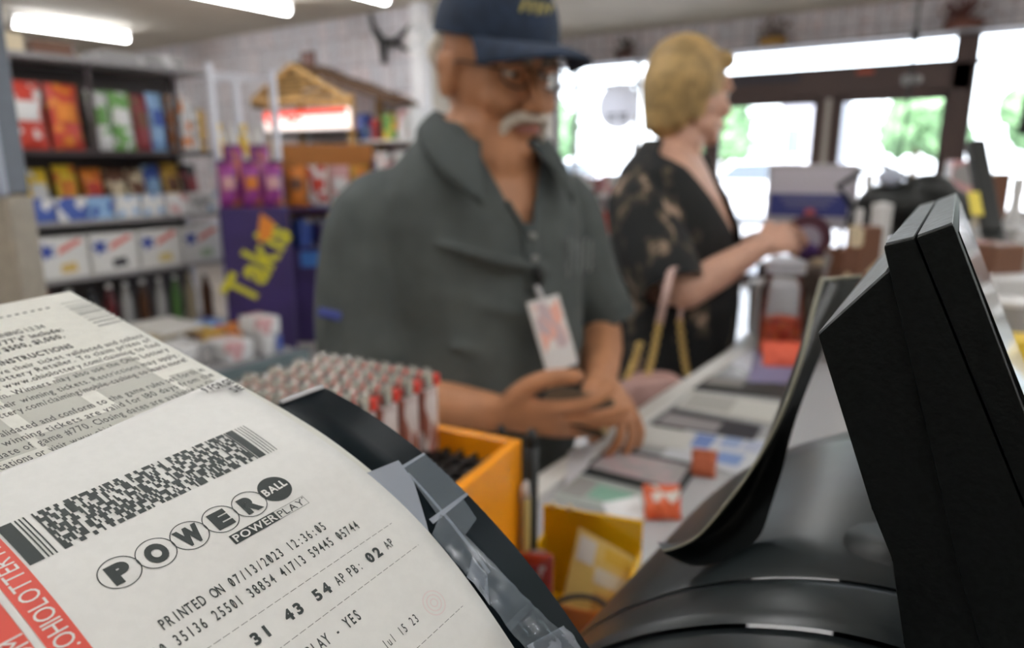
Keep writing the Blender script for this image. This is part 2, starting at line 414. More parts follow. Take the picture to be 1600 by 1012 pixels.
def car(x, y, rz, c, label):
    o = thing('car', (x, y, -.05), label, 'car', 'cars parked outside', rz)
    prof = [(-2.2, .35), (-2.25, .75), (-2.1, .95), (-1.45, 1.02), (-.95, 1.42), (.55, 1.46), (1.25, 1.0), (2.05, .85), (2.25, .6), (2.2, .32)]
    b = MB().prism([(a, -.85, z) for a, z in prof], (0, 1.7, 0)); b.build('body', mat('paint_%d' % int(c[0]*100+c[2]*7), c, .25, coat=.5), o)
    b = MB()
    for s in (-.86, .85): b.prism([(-1.3, s, 1.0), (-.88, s, 1.36), (.5, s, 1.40), (1.05, s, 1.0)], (0, .01, 0))
    b.build('side_window', mat('dark_pane', (.1, .12, .14), .1), o)
    for wx in (-1.4, 1.4):
        for s in (-1, 1): MB().tube([(wx, s*.66, .33), (wx, s*.88, .33)], .33, 18).build('wheel', M_tyre, o)
car(-4.6, 17.5, .2, (.75, .75, .76), 'white car parked outside the right door pane')
car(-10.6, 19, -.1, (.72, .74, .78), 'silver white car parked outside the left door pane')
car(-13.2, 14, 1.2, (.55, .57, .6), 'grey car parked outside left of the blonde woman')
car(1.4, 15, .15, (.8, .8, .8), 'white car parked outside the far right window')

# ================================================================ COUNTER
CZ = .97
M_ctop = mat('counter_glass', (.42, .43, .45), .22)
t = thing('sales_counter', (.1, 1, 0), 'long shop counter with a white edge strip under glass', 'counter')
MB().box((-.44, -.5, 0), (.62, 3.3, CZ-.03), .01).build('counter_body', mat('counter_front', (.30, .26, .24), .5), t)
MB().box((-.455, -.5, CZ-.03), (.65, 3.32, CZ), .004).build('counter_top', M_ctop, t)
MB().box((-.490, -.5, CZ-.035), (-.455, 3.32, CZ+.006), .003).build('edge_strip', mat('edge_white', (.72, .72, .70), .4), t)
# ================================================================ TICKETS on the curved terminal
TP = (.14411, -.02747, .05358, .40537, 6.52508, -11.95681)
_U = V((math.sin(TP[1])*math.cos(TP[2]), math.cos(TP[1])*math.cos(TP[2]), math.sin(TP[2])))
_V = V((math.cos(TP[1]), -math.sin(TP[1]), 0)); _N = _U.cross(_V); _N = _N if _N.z > 0 else -_N
_O = CAM+ray(187, 897)*TP[0]
def _th(v): return max(TP[3]+TP[4]*v+TP[5]*v*v, .2)
NT = 900; V0_, V1_ = -.20, .16; STEP = (V1_-V0_)/NT
_tab = [(0.0, 0.0)]
for i in range(NT):
    a = _th(V0_+(i+.5)*STEP); _tab.append((_tab[-1][0]+math.cos(a)*STEP, _tab[-1][1]+math.sin(a)*STEP))
def _cs(v):
    q = (v-V0_)/STEP; i = max(0, min(NT-1, int(q))); f = q-i
    return _tab[i][0]*(1-f)+_tab[i+1][0]*f, _tab[i][1]*(1-f)+_tab[i+1][1]*f
_c0 = _cs(0)
def SF(u, v, h=0.0):
    """point of the curved top: u along the terminal, v down the slip, h above it"""
    c, s_ = _cs(v); a = _th(v)
    return _O+_U*u+_V*(c-_c0[0])-_N*(s_-_c0[1])+(_N*math.cos(a)+_V*math.sin(a))*h
def sheet(mb, u0, u1, v0, v1, h, d=.0001, nu=8, nv=60):
    return mb.slab(lambda a, b_, hh: SF(u0+(u1-u0)*a, v0+(v1-v0)*b_, h+hh), nu, nv, d)
def uvq(mb, pts, h):
    return mb.add([SF(u, v, h) for u, v in pts], [list(range(len(pts)))])
def uvrect(mb, u0, v0, u1, v1, h):
    n = max(1, int(abs(u1-u0)/.004)); m_ = max(1, int(abs(v1-v0)/.002))
    return mb.grid(lambda a, b_: SF(u0+(u1-u0)*a, v0+(v1-v0)*b_, h), n, m_)
M_paper = mat('thermal_paper', (.80, .80, .785), .55, noise_=.012, ns=400)
M_paper2 = mat('aged_ticket_paper', (.76, .755, .70), .6, noise_=.015, ns=300)
M_ink = mat('thermal_ink', (.035, .045, .045), .6)
M_ink2 = mat('black_print', (.07, .07, .07), .6)
M_grey = mat('grey_print', (.52, .52, .475), .6)
M_red = mat('red_print', (.72, .10, .075), .5)
H1 = .00065; HT = .00012
tk = thing('lottery_ticket', SF(.02, 0, 0), 'white printed lottery ticket with barcode and circled letters, red side band', 'ticket')
tk['_o'] = tuple(SF(.02, 0, 0))
b = MB()
UE = .0616; UL = -.0225
def edge_u(v): return UE+.0012*math.sin(v*55)
b.slab(lambda a, c, hh: SF(UL+(edge_u(-.0505+c*.17)-UL)*a, -.0505+c*.17+(.0055*(1-a)+.0012*math.sin(a*5))*max(0, 1-c*8), H1+hh+.0010*max(0, (a-.93)/.07)*max(0, 1-c*5)), 16, 90, .00009)
b.build('paper', M_paper, tk, True)
# barcode
b = MB(); ub0, ub1, vb0, vb1 = -.0112, .0490, -.0258, -.0117
mod = (ub1-ub0)/160
x = ub0
def bar(b, a, c, v0, v1): uvrect(b, ub0+a*mod, v0, ub0+c*mod, v1, H1+HT)
bar(b, 0, 7.5, vb0, vb1)
for k in (9, 11, 13.2): bar(b, k, k+.8, vb0, vb1)
for a, c in ((142.6, 143.6), (144.2, 150.0), (152.0, 152.55), (154.3, 154.85), (156.6, 157.15), (159.0, 159.55)): bar(b, a, c, vb0, vb1)
rows = 11; rh = (vb1-vb0)/rows
rr_ = random.Random(3)
cols_ = [17.5+k*1.08 for k in range(116)]
prev = None
for r_ in range(rows):
    k = 0; first = True
    while k < 116:
        n = rr_.choice([1, 1, 2, 2, 3, 4, 5]); g = rr_.choice([1, 1, 1, 2, 2, 3, 4])
        a = cols_[min(k, 115)]; c = min(a+n*1.08, 142.5)
        if c > a: bar(b, a, c, vb0+r_*rh, vb0+(r_+1)*rh)
        k += n+g
b.build('barcode', M_ink, tk)
# circled letters
b = MB(); ring = MB(); S_ = .0078
def disc(mb, u, v, r0, r1, h, n=40):
    for i in range(n):
        a, c = 2*pi*i/n, 2*pi*(i+1)/n
        if r0 > 0: mb.add([SF(u+r0*math.cos(a), v+r0*math.sin(a), h), SF(u+r1*math.cos(a), v+r1*math.sin(a), h), SF(u+r1*math.cos(c), v+r1*math.sin(c), h), SF(u+r0*math.cos(c), v+r0*math.sin(c), h)], [[0, 1, 2, 3]])
        else: mb.add([SF(u, v, h), SF(u+r1*math.cos(a), v+r1*math.sin(a), h), SF(u+r1*math.cos(c), v+r1*math.sin(c), h)], [[0, 1, 2]])
for i, ch in enumerate('POWER'):
    disc(b, i*S_, 0, .00390, .00412, H1+HT)
    vs_, fs, a, c = glyph(ch, .075, 5); sz = .0064; k = (.0043 if ch != 'W' else .0056)/((c-a)*sz)
    if ch == 'O': k *= 1.05
    b.add([SF(i*S_+((p[0]-(a+c)/2)*sz)*k, -(p[1]*sz)+.00230, H1+HT) for p in vs_], fs)
disc(b, 5*S_, -.0005, 0, .00415, H1+HT)
# power play box
def strip_text(mb, s, u0, u1, vbase, size, bold, h):
    put_text(mb, text2d(s, size, bold=bold, xs=.9, gap=.09, width=u1-u0), lambda p, q: SF(u0+p, vbase-q, h))
uvrect(b, .0217, .0052, .0340, .0080, H1+HT)
uvrect(b, .0340, .00525, .0428, .00535, H1+HT); uvrect(b, .0340, .0079, .0428, .0080, H1+HT); uvrect(b, .0427, .0052, .0428, .0080, H1+HT)
strip_text(b, 'PLAY', .0345, .0418, .00765, .0029, 0, H1+HT)
disc(b, .0423, .0057, 0, .0002, H1+HT, 8)
b.build('logo', M_ink, tk)
b = MB()
strip_text(b, 'POWER', .0222, .0336, .00765, .0029, .02, H1+2*HT)
put_text(b, text2d('BALL', .0032, bold=.03, xs=.8, gap=.06, width=.0068, align='c'), lambda p, q: SF(5*S_+p, .0004-q-p*.06, H1+2*HT))
b.build('reversed_lettering', M_paper, tk)
# thermal text
b = MB()
def line(s, u, v, pitch, size, bold=0, xs=.72, sl=True):
    put_text(b, text2d(s, size, pitch, bold, xs, slash=sl), lambda p, q: SF(u+p, v-q, H1+HT))
line('PRINTED ON 07/13/2023 12:36:05', -.0009, .0165, .00141, .0035, .012, .56)
line('10 35136 25501 38854 41713 59445 05744', -.0048, .0209, .00140, .0035, .012, .56)
line('31', .0105, .0298, .0026, .0036, .045, 1.0); line('43', .0188, .0298, .0026, .0036, .045, 1.0); line('54', .0267, .0298, .0026, .0036, .045, 1.0)
line('AP', .0334, .0298, .00140, .0034, .012, .55); line('PB:', .0371, .0298, .0015, .0034, .008, .6)
line('02', .0431, .0298, .0026, .0036, .045, 1.0); line('AP', .0497, .0296, .00140, .0033, .008, .55)
line('POWERPLAY - YES', .0285-.0015*12, .0387, .0015, .0036, .018, .55)
line('Jul 15 23', .0325, .0474, .00128, .0030, .002, .6)
line('SAT', .0262, .0474, .00128, .0030, .002, .6)
for vv, u0, u1 in ((.0245, -.012, .0560), (.0331, -.012, .0575), (.0515, -.012, .056)):
    u = u0
    while u < u1: uvrect(b, u, vv, min(u+.0016, u1), vv+.00011, H1+HT); u += .0021
b.build('printed_text', M_ink, tk)
b = MB()
for k in range(3):
    disc(b, .0500, .0465, .0028-.001*k, .0031-.001*k, H1+HT)
b.build('pink_security_mark', mat('pink_print', (.80, .70, .70), .6), tk)
# red side band
b = MB(); uvrect(b, -.0174, -.0250, -.0118, .09, H1+HT); uvrect(b, -.0225, -.0250, -.0188, .09, H1+HT)
b.build('side_band', M_red, tk)
b = MB()
put_text(b, text2d('WWW.OHIOLOTTERY.COM', .0052, bold=0, xs=.78, gap=.10), lambda p, q: SF(-.0128-q, .0238-p, H1+2*HT))
put_text(b, text2d('WWW.OHIOLOTTERY.COM', .0052, bold=0, xs=.78, gap=.10), lambda p, q: SF(-.0190-q, .0550-p, H1+2*HT))
b.build('band_lettering', M_paper, tk)

# ticket behind, back side up
H0 = .0002
bt = thing('instant_ticket', SF(.02, -.1, 0), 'greyish back of an instant ticket with small print, under the white ticket', 'ticket')
b = MB()
def ue2(v): return .0630+.0012*max(0, (v+.02)/.03 if v > -.02 else 0)
b.slab(lambda a, c, hh: SF(-.045+(ue2(-.1445+c*.154)+.045)*a, -.1445+c*.154, H0+hh), 12, 70, .00012)
b.build('paper', M_paper2, bt, True)
b = MB(); hh0 = H0+.00008
for u0, v0, u1, v1 in ((.0275, -.0830, .0500, -.0700), (.0120, -.0800, .0275, -.0600), (.0320, -.0690, .0490, -.0500), (.0100, -.0560, .0320, -.0385), (-.02, -.0700, .0080, -.0500), (.0510, -.0640, .0590, -.0480)):
    uvrect(b, u0, v0, u1, v1, hh0)
b.build('grey_watermark', M_grey, bt)
b = MB(); hh1 = hh0+.00006
def tl(s, ur, v, size=.0042, width=None, bold=.006, xs=.8):
    put_text(b, text2d(s, size, bold=bold, xs=xs, gap=.13, width=width, align='r'), lambda p, q: SF(ur+p, v-q, hh1))
LN = ['To claim a prize winners must have their ticket validated and collect', 'at any Ohio Lottery Retailer. To claim prizes of', 'over $599 visit www.ohiolottery.com/claiming to find', 'the claim form. Winners may also use the Ohio Lottery', 'app to cash their winning tickets. Restrictions may apply.', 'www.ohiolottery.com/claiming/mobile-cashing to learn more!', None,
      'must be validated and conform to the game rules set forth in', 'All winning tickets are valid for 180 days from the', 'closing date of game #770. Closing dates are available at Ohio', 'Lottery locations or visit www.ohiolottery.com for details']
VV = [-.0931, -.0888, -.0842, -.0791, -.0738, -.0692, 0, -.0602, -.0556, -.0510, -.0463]
WD = [.082, .062, .064, .063, .066, .066, 0, .067, .062, .069, .060]
for s_, v_, w_ in zip(LN, VV, WD):
    if s_: tl(s_, .0610 if v_ < -.047 else .0480, v_, .0044, w_)
tl('PLAYING AND CLAIMING INSTRUCTIONS', .0412, -.0985, .0046, .055, .03)
tl('amounts $77, $100, $500, $1,000.', .0428, -.1070, .0046, .044, .03)
tl('Prizes with "777\'s" include:', .0448, -.1120, .0046, .036, .03)
tl('OVERALL ODDS OF WINNING 1:3.34', .0420, -.1175, .0046, .042, .01)
for i in range(9): uvrect(b, .030+i*.0024, -.1335, .0312+i*.0024, -.1325, hh1)
put_text(b, text2d('9 FORGE', .0046, bold=.04, width=.0095), lambda p, q: SF(.0512+p, -.0455-q, H1+.0014))
put_text(b, text2d('SE', .0046, bold=.04, width=.0035), lambda p, q: SF(.0572+p, -.0408-q, H1+.0012))
b.build('printed_text', M_ink2, bt)
b = MB()
for i in range(34):
    if R.random() < .62: uvrect(b, .0545, -.1350+i*.0008, .0635, -.1350+i*.0008+.0006, hh1)
b.build('small_barcode', mat('faint_print', (.40, .40, .38), .6), bt)

# terminal under the slips
M_cover = mat('dark_acrylic', (.005, .009, .012), .36, spec=.05)
tm = thing('lottery_terminal', V((-.15, .08, CZ+.001)), 'black curved lottery terminal with tape pieces, under the two tickets', 'terminal')
b = MB()
b.slab(lambda a, c, hh: SF(-.10+(.1810+.002*math.sin(c*pi))*a, -.030+c*.165, -.0003+hh), 10, 70, .0025)
b.build('curved_cover', M_cover, tm, True)
prof = [SF(-.09, v_, -.004) for v_ in [-.145+i*.0145 for i in range(20)]]
pr = list(prof)+[V((prof[-1].x, prof[-1].y, CZ+.001)), V((prof[0].x, prof[0].y, CZ+.001))]
bb = MB().prism(pr, _U*.150); 
for i, p in enumerate(bb.v):
    if p[2] < CZ+.02: bb.v[i] = (p[0], p[1], CZ+.001)
bb.build('housing', mat('terminal_case', (.03, .033, .036), .5), tm)
M_lip_highlight = mat('lip_highlight', (.5, .5, .52), .25)  # pale colour painted as the highlight on the cover's top lip
b = MB().tube([SF(.0808+.0021*math.sin((v_+.03)/.165*pi), v_, -.0010) for v_ in [-.030+i*.004 for i in range(42)]], .00035, 6); b.build('edge_highlight_rim', mat('edge_glint', (.12, .13, .14), .25), tm, True)  # thin lighter tube paints a highlight along the cover edge
b = MB().tube([SF(.0650+i*.0022, -.0300+.0001*i, .0001) for i in range(8)], .0009, 8); b.build('top_lip_highlight', M_lip_highlight, tm, True)
M_tape = mat('clear_tape', (.26, .32, .38), .2, alpha=.28, coat=.15)
M_tape2 = mat('frosted_tape', (.50, .55, .64), .4, alpha=.55)
def tape(pts, m_, wob=0):
    b = MB(); (a0, b0), (a1, b1), (a2, b2), (a3, b3) = pts
    def f(s, t_, hh=0):
        u = (a0*(1-s)+a1*s)*(1-t_)+(a3*(1-s)+a2*s)*t_; v = (b0*(1-s)+b1*s)*(1-t_)+(b3*(1-s)+b2*s)*t_
        return SF(u, v, .0003+wob*(.5+noise.noise(V((u*300, v*300, wob*999))))+hh)
    b.slab(f, 10, 14, .00006); b.build('tape_strip', m_, tm, wob > 0)
tape([(.0625, .0085), (.0735, .0100), (.0715, .0180), (.0625, .0330)], M_tape2)
tape([(.0725, .0120), (.0822, .0120), (.0822, .0292), (.0690, .0300)], M_tape)
tape([(.0725, .0120), (.0822, .0120), (.0822, .0128), (.0725, .0130)], M_tape2)
tape([(.0660, .0293), (.0824, .0293), (.0824, .0302), (.0660, .0310)], M_tape2)
tape([(.0705, .0300), (.0800, .0300), (.0785, .0370), (.0715, .0385)], M_tape)
tape([(.0720, .0150), (.0727, .0150), (.0700, .0500), (.0688, .0500)], M_tape2)
tape([(.0630, .0330), (.0700, .0300), (.0740, .0640), (.0630, .0640)], M_tape, .0008)
tape([(.0628, .0470), (.0685, .0440), (.0680, .0500), (.0628, .0560)], M_tape2, .0006)
tape([(.0630, .0620), (.0740, .0620), (.0790, .0850), (.0640, .0850)], M_tape, .0016)
tape([(.0640, .0690), (.0790, .0730), (.0790, .0850), (.0640, .0900)], M_tape2, .0014)
# ================================================================ PEOPLE
M_skin = mat('tanned_skin', (.47, .215, .105), .5, noise_=.06, ns=30)
M_skin2 = mat('fair_skin', (.60, .345, .25), .5, noise_=.05, ns=30)
LF = V((-math.sin(YAW), math.cos(YAW), 0))          # level direction away from the camera
def ldir(x, y, z=0): return (RT*x+LF*y+V((0, 0, z))).normalized()
def head(mb, c, f, up, s=1.0, wide=1.0, hair=None):
    """head with the face towards f, returns its frame"""
    f = f.normalized(); x = up.cross(f)*-1; x = (f.cross(up)).normalized()*-1; u = (x.cross(f)*-1).normalized()
    if u.dot(up) < 0: u = -u
    M = frame(c, x*s, -f*s, u*s)                      # local: -y is the face, z up
    e = mb.ell
    e((0, .022, .035), (.077*wide, .096, .100), M, 20)
    e((0, -.005, -.02), (.070*wide, .085, .085), M, 20)
    e((0, -.030, -.062), (.058*wide, .062, .060), M, 18)
    e((0, -.068, -.100), (.028*wide, .026, .022), M)
    e((0, -.074, .040), (.052*wide, .022, .030), M)
    for q in (-1, 1):
        e((q*.030, -.084, .026), (.026, .014, .010), M)
        e((q*.038, -.066, -.030), (.028*wide, .026, .026), M)
        e((q*.052*wide, -.012, -.075), (.022, .045, .028), M)
        e((q*.078*wide, .010, -.008), (.010, .022, .033), M)
        e((q*.083*wide, .018, .008), (.008, .014, .018), M)
        e((q*.012, -.104, -.034), (.010, .012, .009), M)
        e((q*.031, -.077, .0185), (.0155, .0145, .0085), M); e((q*.031, -.076, .001), (.0145, .0135, .006), M)
    mb.limb([M @ V((0, -.088, .018)), M @ V((0, -.104, -.008)), M @ V((0, -.117, -.030))], [.010*s, .011*s, .013*s])
    e((0, -.090, -.062), (.028, .014, .009), M); e((0, -.088, -.076), (.024, .013, .008), M)
    return M
def finger(mb, p, d, pl, L, r, curl, side=0):
    """three bones from p along d, bending towards the palm side pl"""
    ax = d.cross(pl).normalized(); pts = [p-d*.018]; rr = [r*1.05]
    q = p.copy(); dd = d.copy(); pts.append(q.copy()); rr.append(r)
    for k, (l, c) in enumerate(zip((.46, .30, .24), curl)):
        dd = Matrix.Rotation(c, 3, ax) @ dd; q = q+dd*(L*l); pts.append(q.copy()); rr.append(r*(.96-.1*k))
    mb.limb(pts, rr, seg=10)
    return q
def hand(mb, wrist, d, pl, thumbside, curls, thumb=(.3, .5), s=1.0, spread=.10):
    """d: wrist to knuckles, pl: palm normal, thumbside: +-1 of d x pl"""
    d = d.normalized(); pl = (pl-d*pl.dot(d)).normalized(); sd = d.cross(pl).normalized()*thumbside
    kn = wrist+d*.088*s
    mb.limb([wrist-d*.01, wrist+d*.03*s, wrist+d*.065*s, kn-d*.006], [(.026*s, .019*s), (.035*s, .017*s), (.040*s, .015*s), (.040*s, .013*s)], up=pl)
    tips = []
    for k, (L, r) in enumerate(((.072, .0088), (.080, .0090), (.075, .0085), (.058, .0076))):
        o = (.030-.020*k)*s
        dd = (d+sd*(spread*(1.2-.9*k))).normalized()
        tips.append(finger(mb, kn+sd*o-d*(.004*abs(k-1)), dd, pl, L*s, r*s, curls[k]))
    t0 = wrist+d*.022*s+sd*.022*s; t1 = wrist+d*.050*s+sd*.048*s+pl*.012*s
    t2 = t1+(d*math.cos(thumb[0])+pl*math.sin(thumb[0])+sd*.25).normalized()*.036*s
    t3 = t2+(d*math.cos(thumb[1])+pl*math.sin(thumb[1])).normalized()*.028*s
    mb.limb([t0, t1, t2, t3], [.015*s, .0125*s, .0108*s, .0090*s], seg=10)
    return tips, t3
def cross_rings(mb, rows, s_, f, seg=28, k=.85):
    """closed trunk from rows of (centre, half width, half depth front, half depth back)"""
    rings = []
    for c, wd, df, db in rows:
        rg = []
        for i in range(seg):
            a = 2*pi*i/seg; ca, sa = math.cos(a), math.sin(a)
            ca = math.copysign(abs(ca)**k, ca); dd = df if sa > 0 else db
            rg.append(c+s_*ca*wd+f*sa*dd)
        rings.append(rg)
    vs_ = [p for r in rings for p in r]; fs = []
    for i in range(len(rings)-1):
        for j in range(seg): fs.append([i*seg+j, i*seg+(j+1) % seg, (i+1)*seg+(j+1) % seg, (i+1)*seg+j])
    fs.append(list(range(seg))); fs.append([len(vs_)-seg+j for j in range(seg)])
    mb.add(vs_, fs)

# ---- man in the cap
mf = ldir(.50, -.86); ms = V((-mf.y, mf.x, 0)); 
if ms.dot(RT) < 0: ms = -ms                        # his left side, to the right in the photo
mo = at(745, 560, 1.27); mo.z = 0
man = thing('person', mo, 'man in a navy cap and grey polo shirt looking down at wallet in hands', 'person')
def tr(z, w_, df, db, sh=0, fwd=0): return (V((mo.x, mo.y, z))+ms*sh+mf*fwd, w_, df, db)
trunk = [tr(.86, .165, .12, .11), tr(.95, .175, .155, .12, 0, .01), tr(1.04, .178, .175, .12, 0, .01), tr(1.14, .176, .165, .125, .002), tr(1.23, .180, .145, .13, .004), tr(1.30, .180, .125, .13, .006), tr(1.35, .166, .105, .12, .008), tr(1.395, .135, .088, .105, .01, .0), tr(1.435, .100, .074, .085, .01, .005), tr(1.465, .07, .065, .065, .01, .01)]
hc = at(776, 118, 1.165)
hf = ldir(.60, -.78, -.20); hu = (V((0, 0, 1))+hf*.25).normalized()
b = MB(); cross_rings(b, [(c, w_-.008, df-.008, db-.008) for c, w_, df, db in trunk], ms, mf)
MH = head(b, hc, hf, hu, 1.03, 1.12)
nb = V((mo.x, mo.y, 1.37))+ms*.010+mf*.0
b.limb([nb, nb+V((0, 0, .06))+mf*.02, hc-V((0, 0, .095))-hf*.035, hc-V((0, 0, .05))-hf*.04], [.086, .079, .070, .055])
b.ell(hc+hf*.020-V((0, 0, .118)), (.060, .060, .026))
RS = at(592, 345, 1.17); RE = at(580, 615, 1.16); RW = at(776, 645, 1.035)
LS = at(880, 330, 1.31); LE = at(938, 520, 1.36); LW = at(938, 585, 1.125)
b.limb([RS, RS*.5+RE*.5, RE], [.052, .050, .040]); b.limb([RE, RE*.55+RW*.45, RW], [.042, .041, .028])
b.limb([LS, LS*.5+LE*.5, LE], [.052, .048, .041]); b.limb([LE, LE*.55+LW*.45, LW], [.042, .040, .028])
# right hand: palm up, holding the wallet, thumb on top
dR = (at(866, 655, 1.00)-RW); upv = V((0, 0, 1))
hand(b, RW, dR, upv*.62+LF*.78, 1, ((.15, .35, .2), (.08, .20, .15), (.10, .25, .2), (.2, .3, .2)), (.35, .15), 1.18)
# left hand: over the wallet, fingers pointing right and down
dL = (at(960, 640, 1.065)-LW)+RT*.012
hand(b, LW, dL, -RT*.45-upv*.75, -1, ((.6, .8, .5), (.45, .65, .5), (.35, .55, .4), (.25, .5, .4)), (.5, .7), .97, .16)
for q in (-1, 1):                                   # legs
    hp = V((mo.x, mo.y, .88))+ms*.09*q
    b.limb([hp, hp-V((0, 0, .40))+mf*.02, V((hp.x, hp.y, .08))-mf*.02], [.088, .060, .042])
    b.limb([V((hp.x, hp.y, .05))-mf*.05, V((hp.x, hp.y, .045))+mf*.15], [.040, .036])
remesh(b, 'body', M_skin, man, .0034, 3)
# shirt
M_shirt = mat('grey_polo_knit', (.072, .084, .083), .85, noise_=.10, ns=14)
b = MB()
cross_rings(b, [(V((c.x, c.y, c.z)), w_+.010, df+.010, db+.010) for c, w_, df, db in [tr(.84, .172, .135, .12)]+trunk[1:-1]]+[(trunk[-1][0]+V((0, 0, .0)), .082, .078, .078)], ms, mf)
SB = RS*.06+RE*.94
b.limb([RS+ms*.06+V((0, 0, .03)), RS-ms*.01, RS*.55+RE*.45-ms*.02, RE+V((0, 0, .055))-ms*.005], [.060, .074, .080, .080])
b.limb([LS-ms*.05+V((0, 0, .02)), LS, LS*.5+LE*.5, LE+V((0, 0, .045))], [.060, .070, .068, .062])
# folds
for k in range(5):
    z = .98+k*.075
    b.limb([V((mo.x, mo.y, z))-ms*.13+mf*(.135+.01*k if k < 3 else .12), V((mo.x, mo.y, z-.03))-ms*.04+mf*.165, V((mo.x, mo.y, z-.05))+ms*.06+mf*.15], [.003, .012, .003])
nc = V((mo.x, mo.y, 0))+ms*.010
def hemcut(p, a, e, h, r):
    d = (e-a).normalized(); w_ = p-h; k = w_.dot(d)
    return 0 < k < .09 and (w_-d*k).length < r
HR = RE+V((0, 0, .045))+(RE-RS).normalized()*.004; HL = LE+V((0, 0, .035))+(LE-LS).normalized()*.004
def shirt_cut(p):
    q = p-nc; x = q.dot(ms); y = q.dot(mf); z = q.z
    if x < -.185 and hemcut(p, RS, RE, HR, .12): return True
    if x > .185 and hemcut(p, LS, LE, HL, .10): return True
    if z > 1.462: return True
    if (x*x+(y-.01)**2) < .074**2 and z > 1.385: return True
    zc = 1.295                                        # open placket
    return y > .03 and z > zc and abs(x-.012) < .006+(z-zc)*.42
remesh(b, 'polo_shirt', M_shirt, man, .0065, 7, shirt_cut)
# collar: a folded band with two points
M_col = mat('collar_knit', (.062, .074, .074), .85)
def collar(mb):
    n = 28
    def f(a, c, hh=0):
        ph = -2.62+a*5.24                              # 0 is the nape
        d = (-mf*math.cos(ph)+ms*math.sin(ph))
        front = max(0, (abs(ph)-1.5)/1.12)
        top = nc+V((0, 0, 1.478-.050*front))+d*(.083+.004*front)+mf*.012
        low = nc+V((0, 0, 1.432-.100*front**1.3))+d*(.112+.050*front)+mf*(.012+.012*front)
        p = top*(1-c)+low*c+d*.010*math.sin(pi*c)
        return p+d*hh
    mb.slab(f, n, 5, .004)
b = MB(); collar(b); b.build('collar', M_col, man, True)
b = MB()
for q in (-1, 1):
    b.limb([nc+V((0, 0, 1.290))+mf*.146+ms*(.012+q*.006), nc+V((0, 0, 1.335))+mf*.122+ms*(.012+q*.026)], [.004, .004])
b.limb([nc+V((0, 0, 1.20))+mf*.165+ms*.010, nc+V((0, 0, 1.30))+mf*.140+ms*.012], [(.015, .004), (.015, .004)], up=mf)
b.build('placket', M_col, man, True)
M_btn = mat('button_grey', (.3, .3, .3), .3)
for k in range(3): MB().ell(nc+V((0, 0, 1.215+k*.035))+mf*(.168-k*.008)+ms*.012, .0055, None, 10).build('button', M_btn, man, True)
for e_, s_, r_ in ((RE, RS, .081), (LE, LS, .064)):
    d = (e_-s_).normalized(); p = e_+V((0, 0, .035 if e_ is LE else .045))
    b = MB().tube([p-d*.018, p+d*.010], [r_+.001, r_+.002], 28, False); 
    b.build('sleeve_band', M_col, man, True)
# sleeve trim flash in blue, chest emblem in pale thread
p = at(516, 489, 1.085)
b = MB().limb([at(498, 487, 1.083), at(516, 491, 1.078), at(540, 497, 1.078)], [(.007, .002)]*3, up=FW); b.build('sleeve_lettering', mat('blue_thread', (.05, .07, .30), .7), man, True)
b = MB()
for x_, z_ in [(.088+.045*((k*7) % 5)/4, 1.212+.052*k/15) for k in range(16)]:
    b.limb([nc+V((0, 0, z_))+ms*x_+mf*.140, nc+V((0, 0, z_+.012))+ms*(x_+.004)+mf*.138], [.0022, .0022], seg=6)
b.build('chest_emblem', mat('pale_thread', (.20, .22, .22), .7), man, True)
M_trous = mat('dark_trousers', (.035, .037, .042), .85, noise_=.1)
b = MB(); cross_rings(b, [tr(.99, .170, .145, .115), tr(.90, .178, .135, .125), tr(.80, .180, .12, .12)], ms, mf)
for q in (-1, 1):
    hp = V((mo.x, mo.y, .86))+ms*.09*q
    b.limb([hp, hp-V((0, 0, .40))+mf*.02, V((hp.x, hp.y, .10))-mf*.02], [.098, .078, .064])
remesh(b, 'trousers', M_trous, man, .010, 3)
for q in (-1, 1):
    hp = V((mo.x, mo.y, 0))+ms*.09*q
    b = MB().limb([hp+V((0, 0, .052))-mf*.06, hp+V((0, 0, .045))+mf*.16], [.052, .045]); b.build('shoe', M_black, man, True)
# face details
M_wh = mat('grey_white_hair', (.62, .56, .48), .9, noise_=.15, ns=200)
b = MB()
for q in (-1, 1):
    b.limb([MH @ V((q*.002, -.106, -.050)), MH @ V((q*.022, -.101, -.050)), MH @ V((q*.038, -.087, -.066)), MH @ V((q*.042, -.080, -.098))], [.008, .010, .009, .006])
remesh(b, 'moustache', M_wh, man, .0022, 2)
b = MB()
for q in (-1, 1):
    b.ell(MH @ V((q*.076, .048, .040)), (.016, .016, .018))
    b.ell(MH @ V((q*.060, .080, .022)), (.022, .020, .026))
    b.ell(MH @ V((q*.030, .098, .018)), (.028, .018, .026))
remesh(b, 'hair', M_wh, man, .0035, 2)
M_eye = mat('eye_white', (.6, .57, .52), .2); M_iris = mat('iris', (.03, .02, .02), .2)
for q in (-1, 1):
    e = MB().ell(MH @ V((q*.031, -.076, .012)), .0120, None, 14).build('eye', M_eye, man, True)
    MB().ell(MH @ V((q*.031+.002, -.0850, .010)), (.0055, .0055, .0055), None, 10).build('iris', M_iris, e, True)
b = MB()                                                # eyebrows
for q in (-1, 1): b.limb([MH @ V((q*.014, -.099, .030)), MH @ V((q*.032, -.098, .036)), MH @ V((q*.052, -.084, .030))], [.004, .005, .003])
b.build('eyebrows', mat('brow_grey', (.30, .25, .2), .9), man, True)
MB().limb([MH @ V((-.020, -.098, -.069)), MH @ V((0, -.104, -.067)), MH @ V((.020, -.098, -.069))], [.004, .006, .004]).build('lips', mat('lips', (.33, .12, .10), .5), man, True)
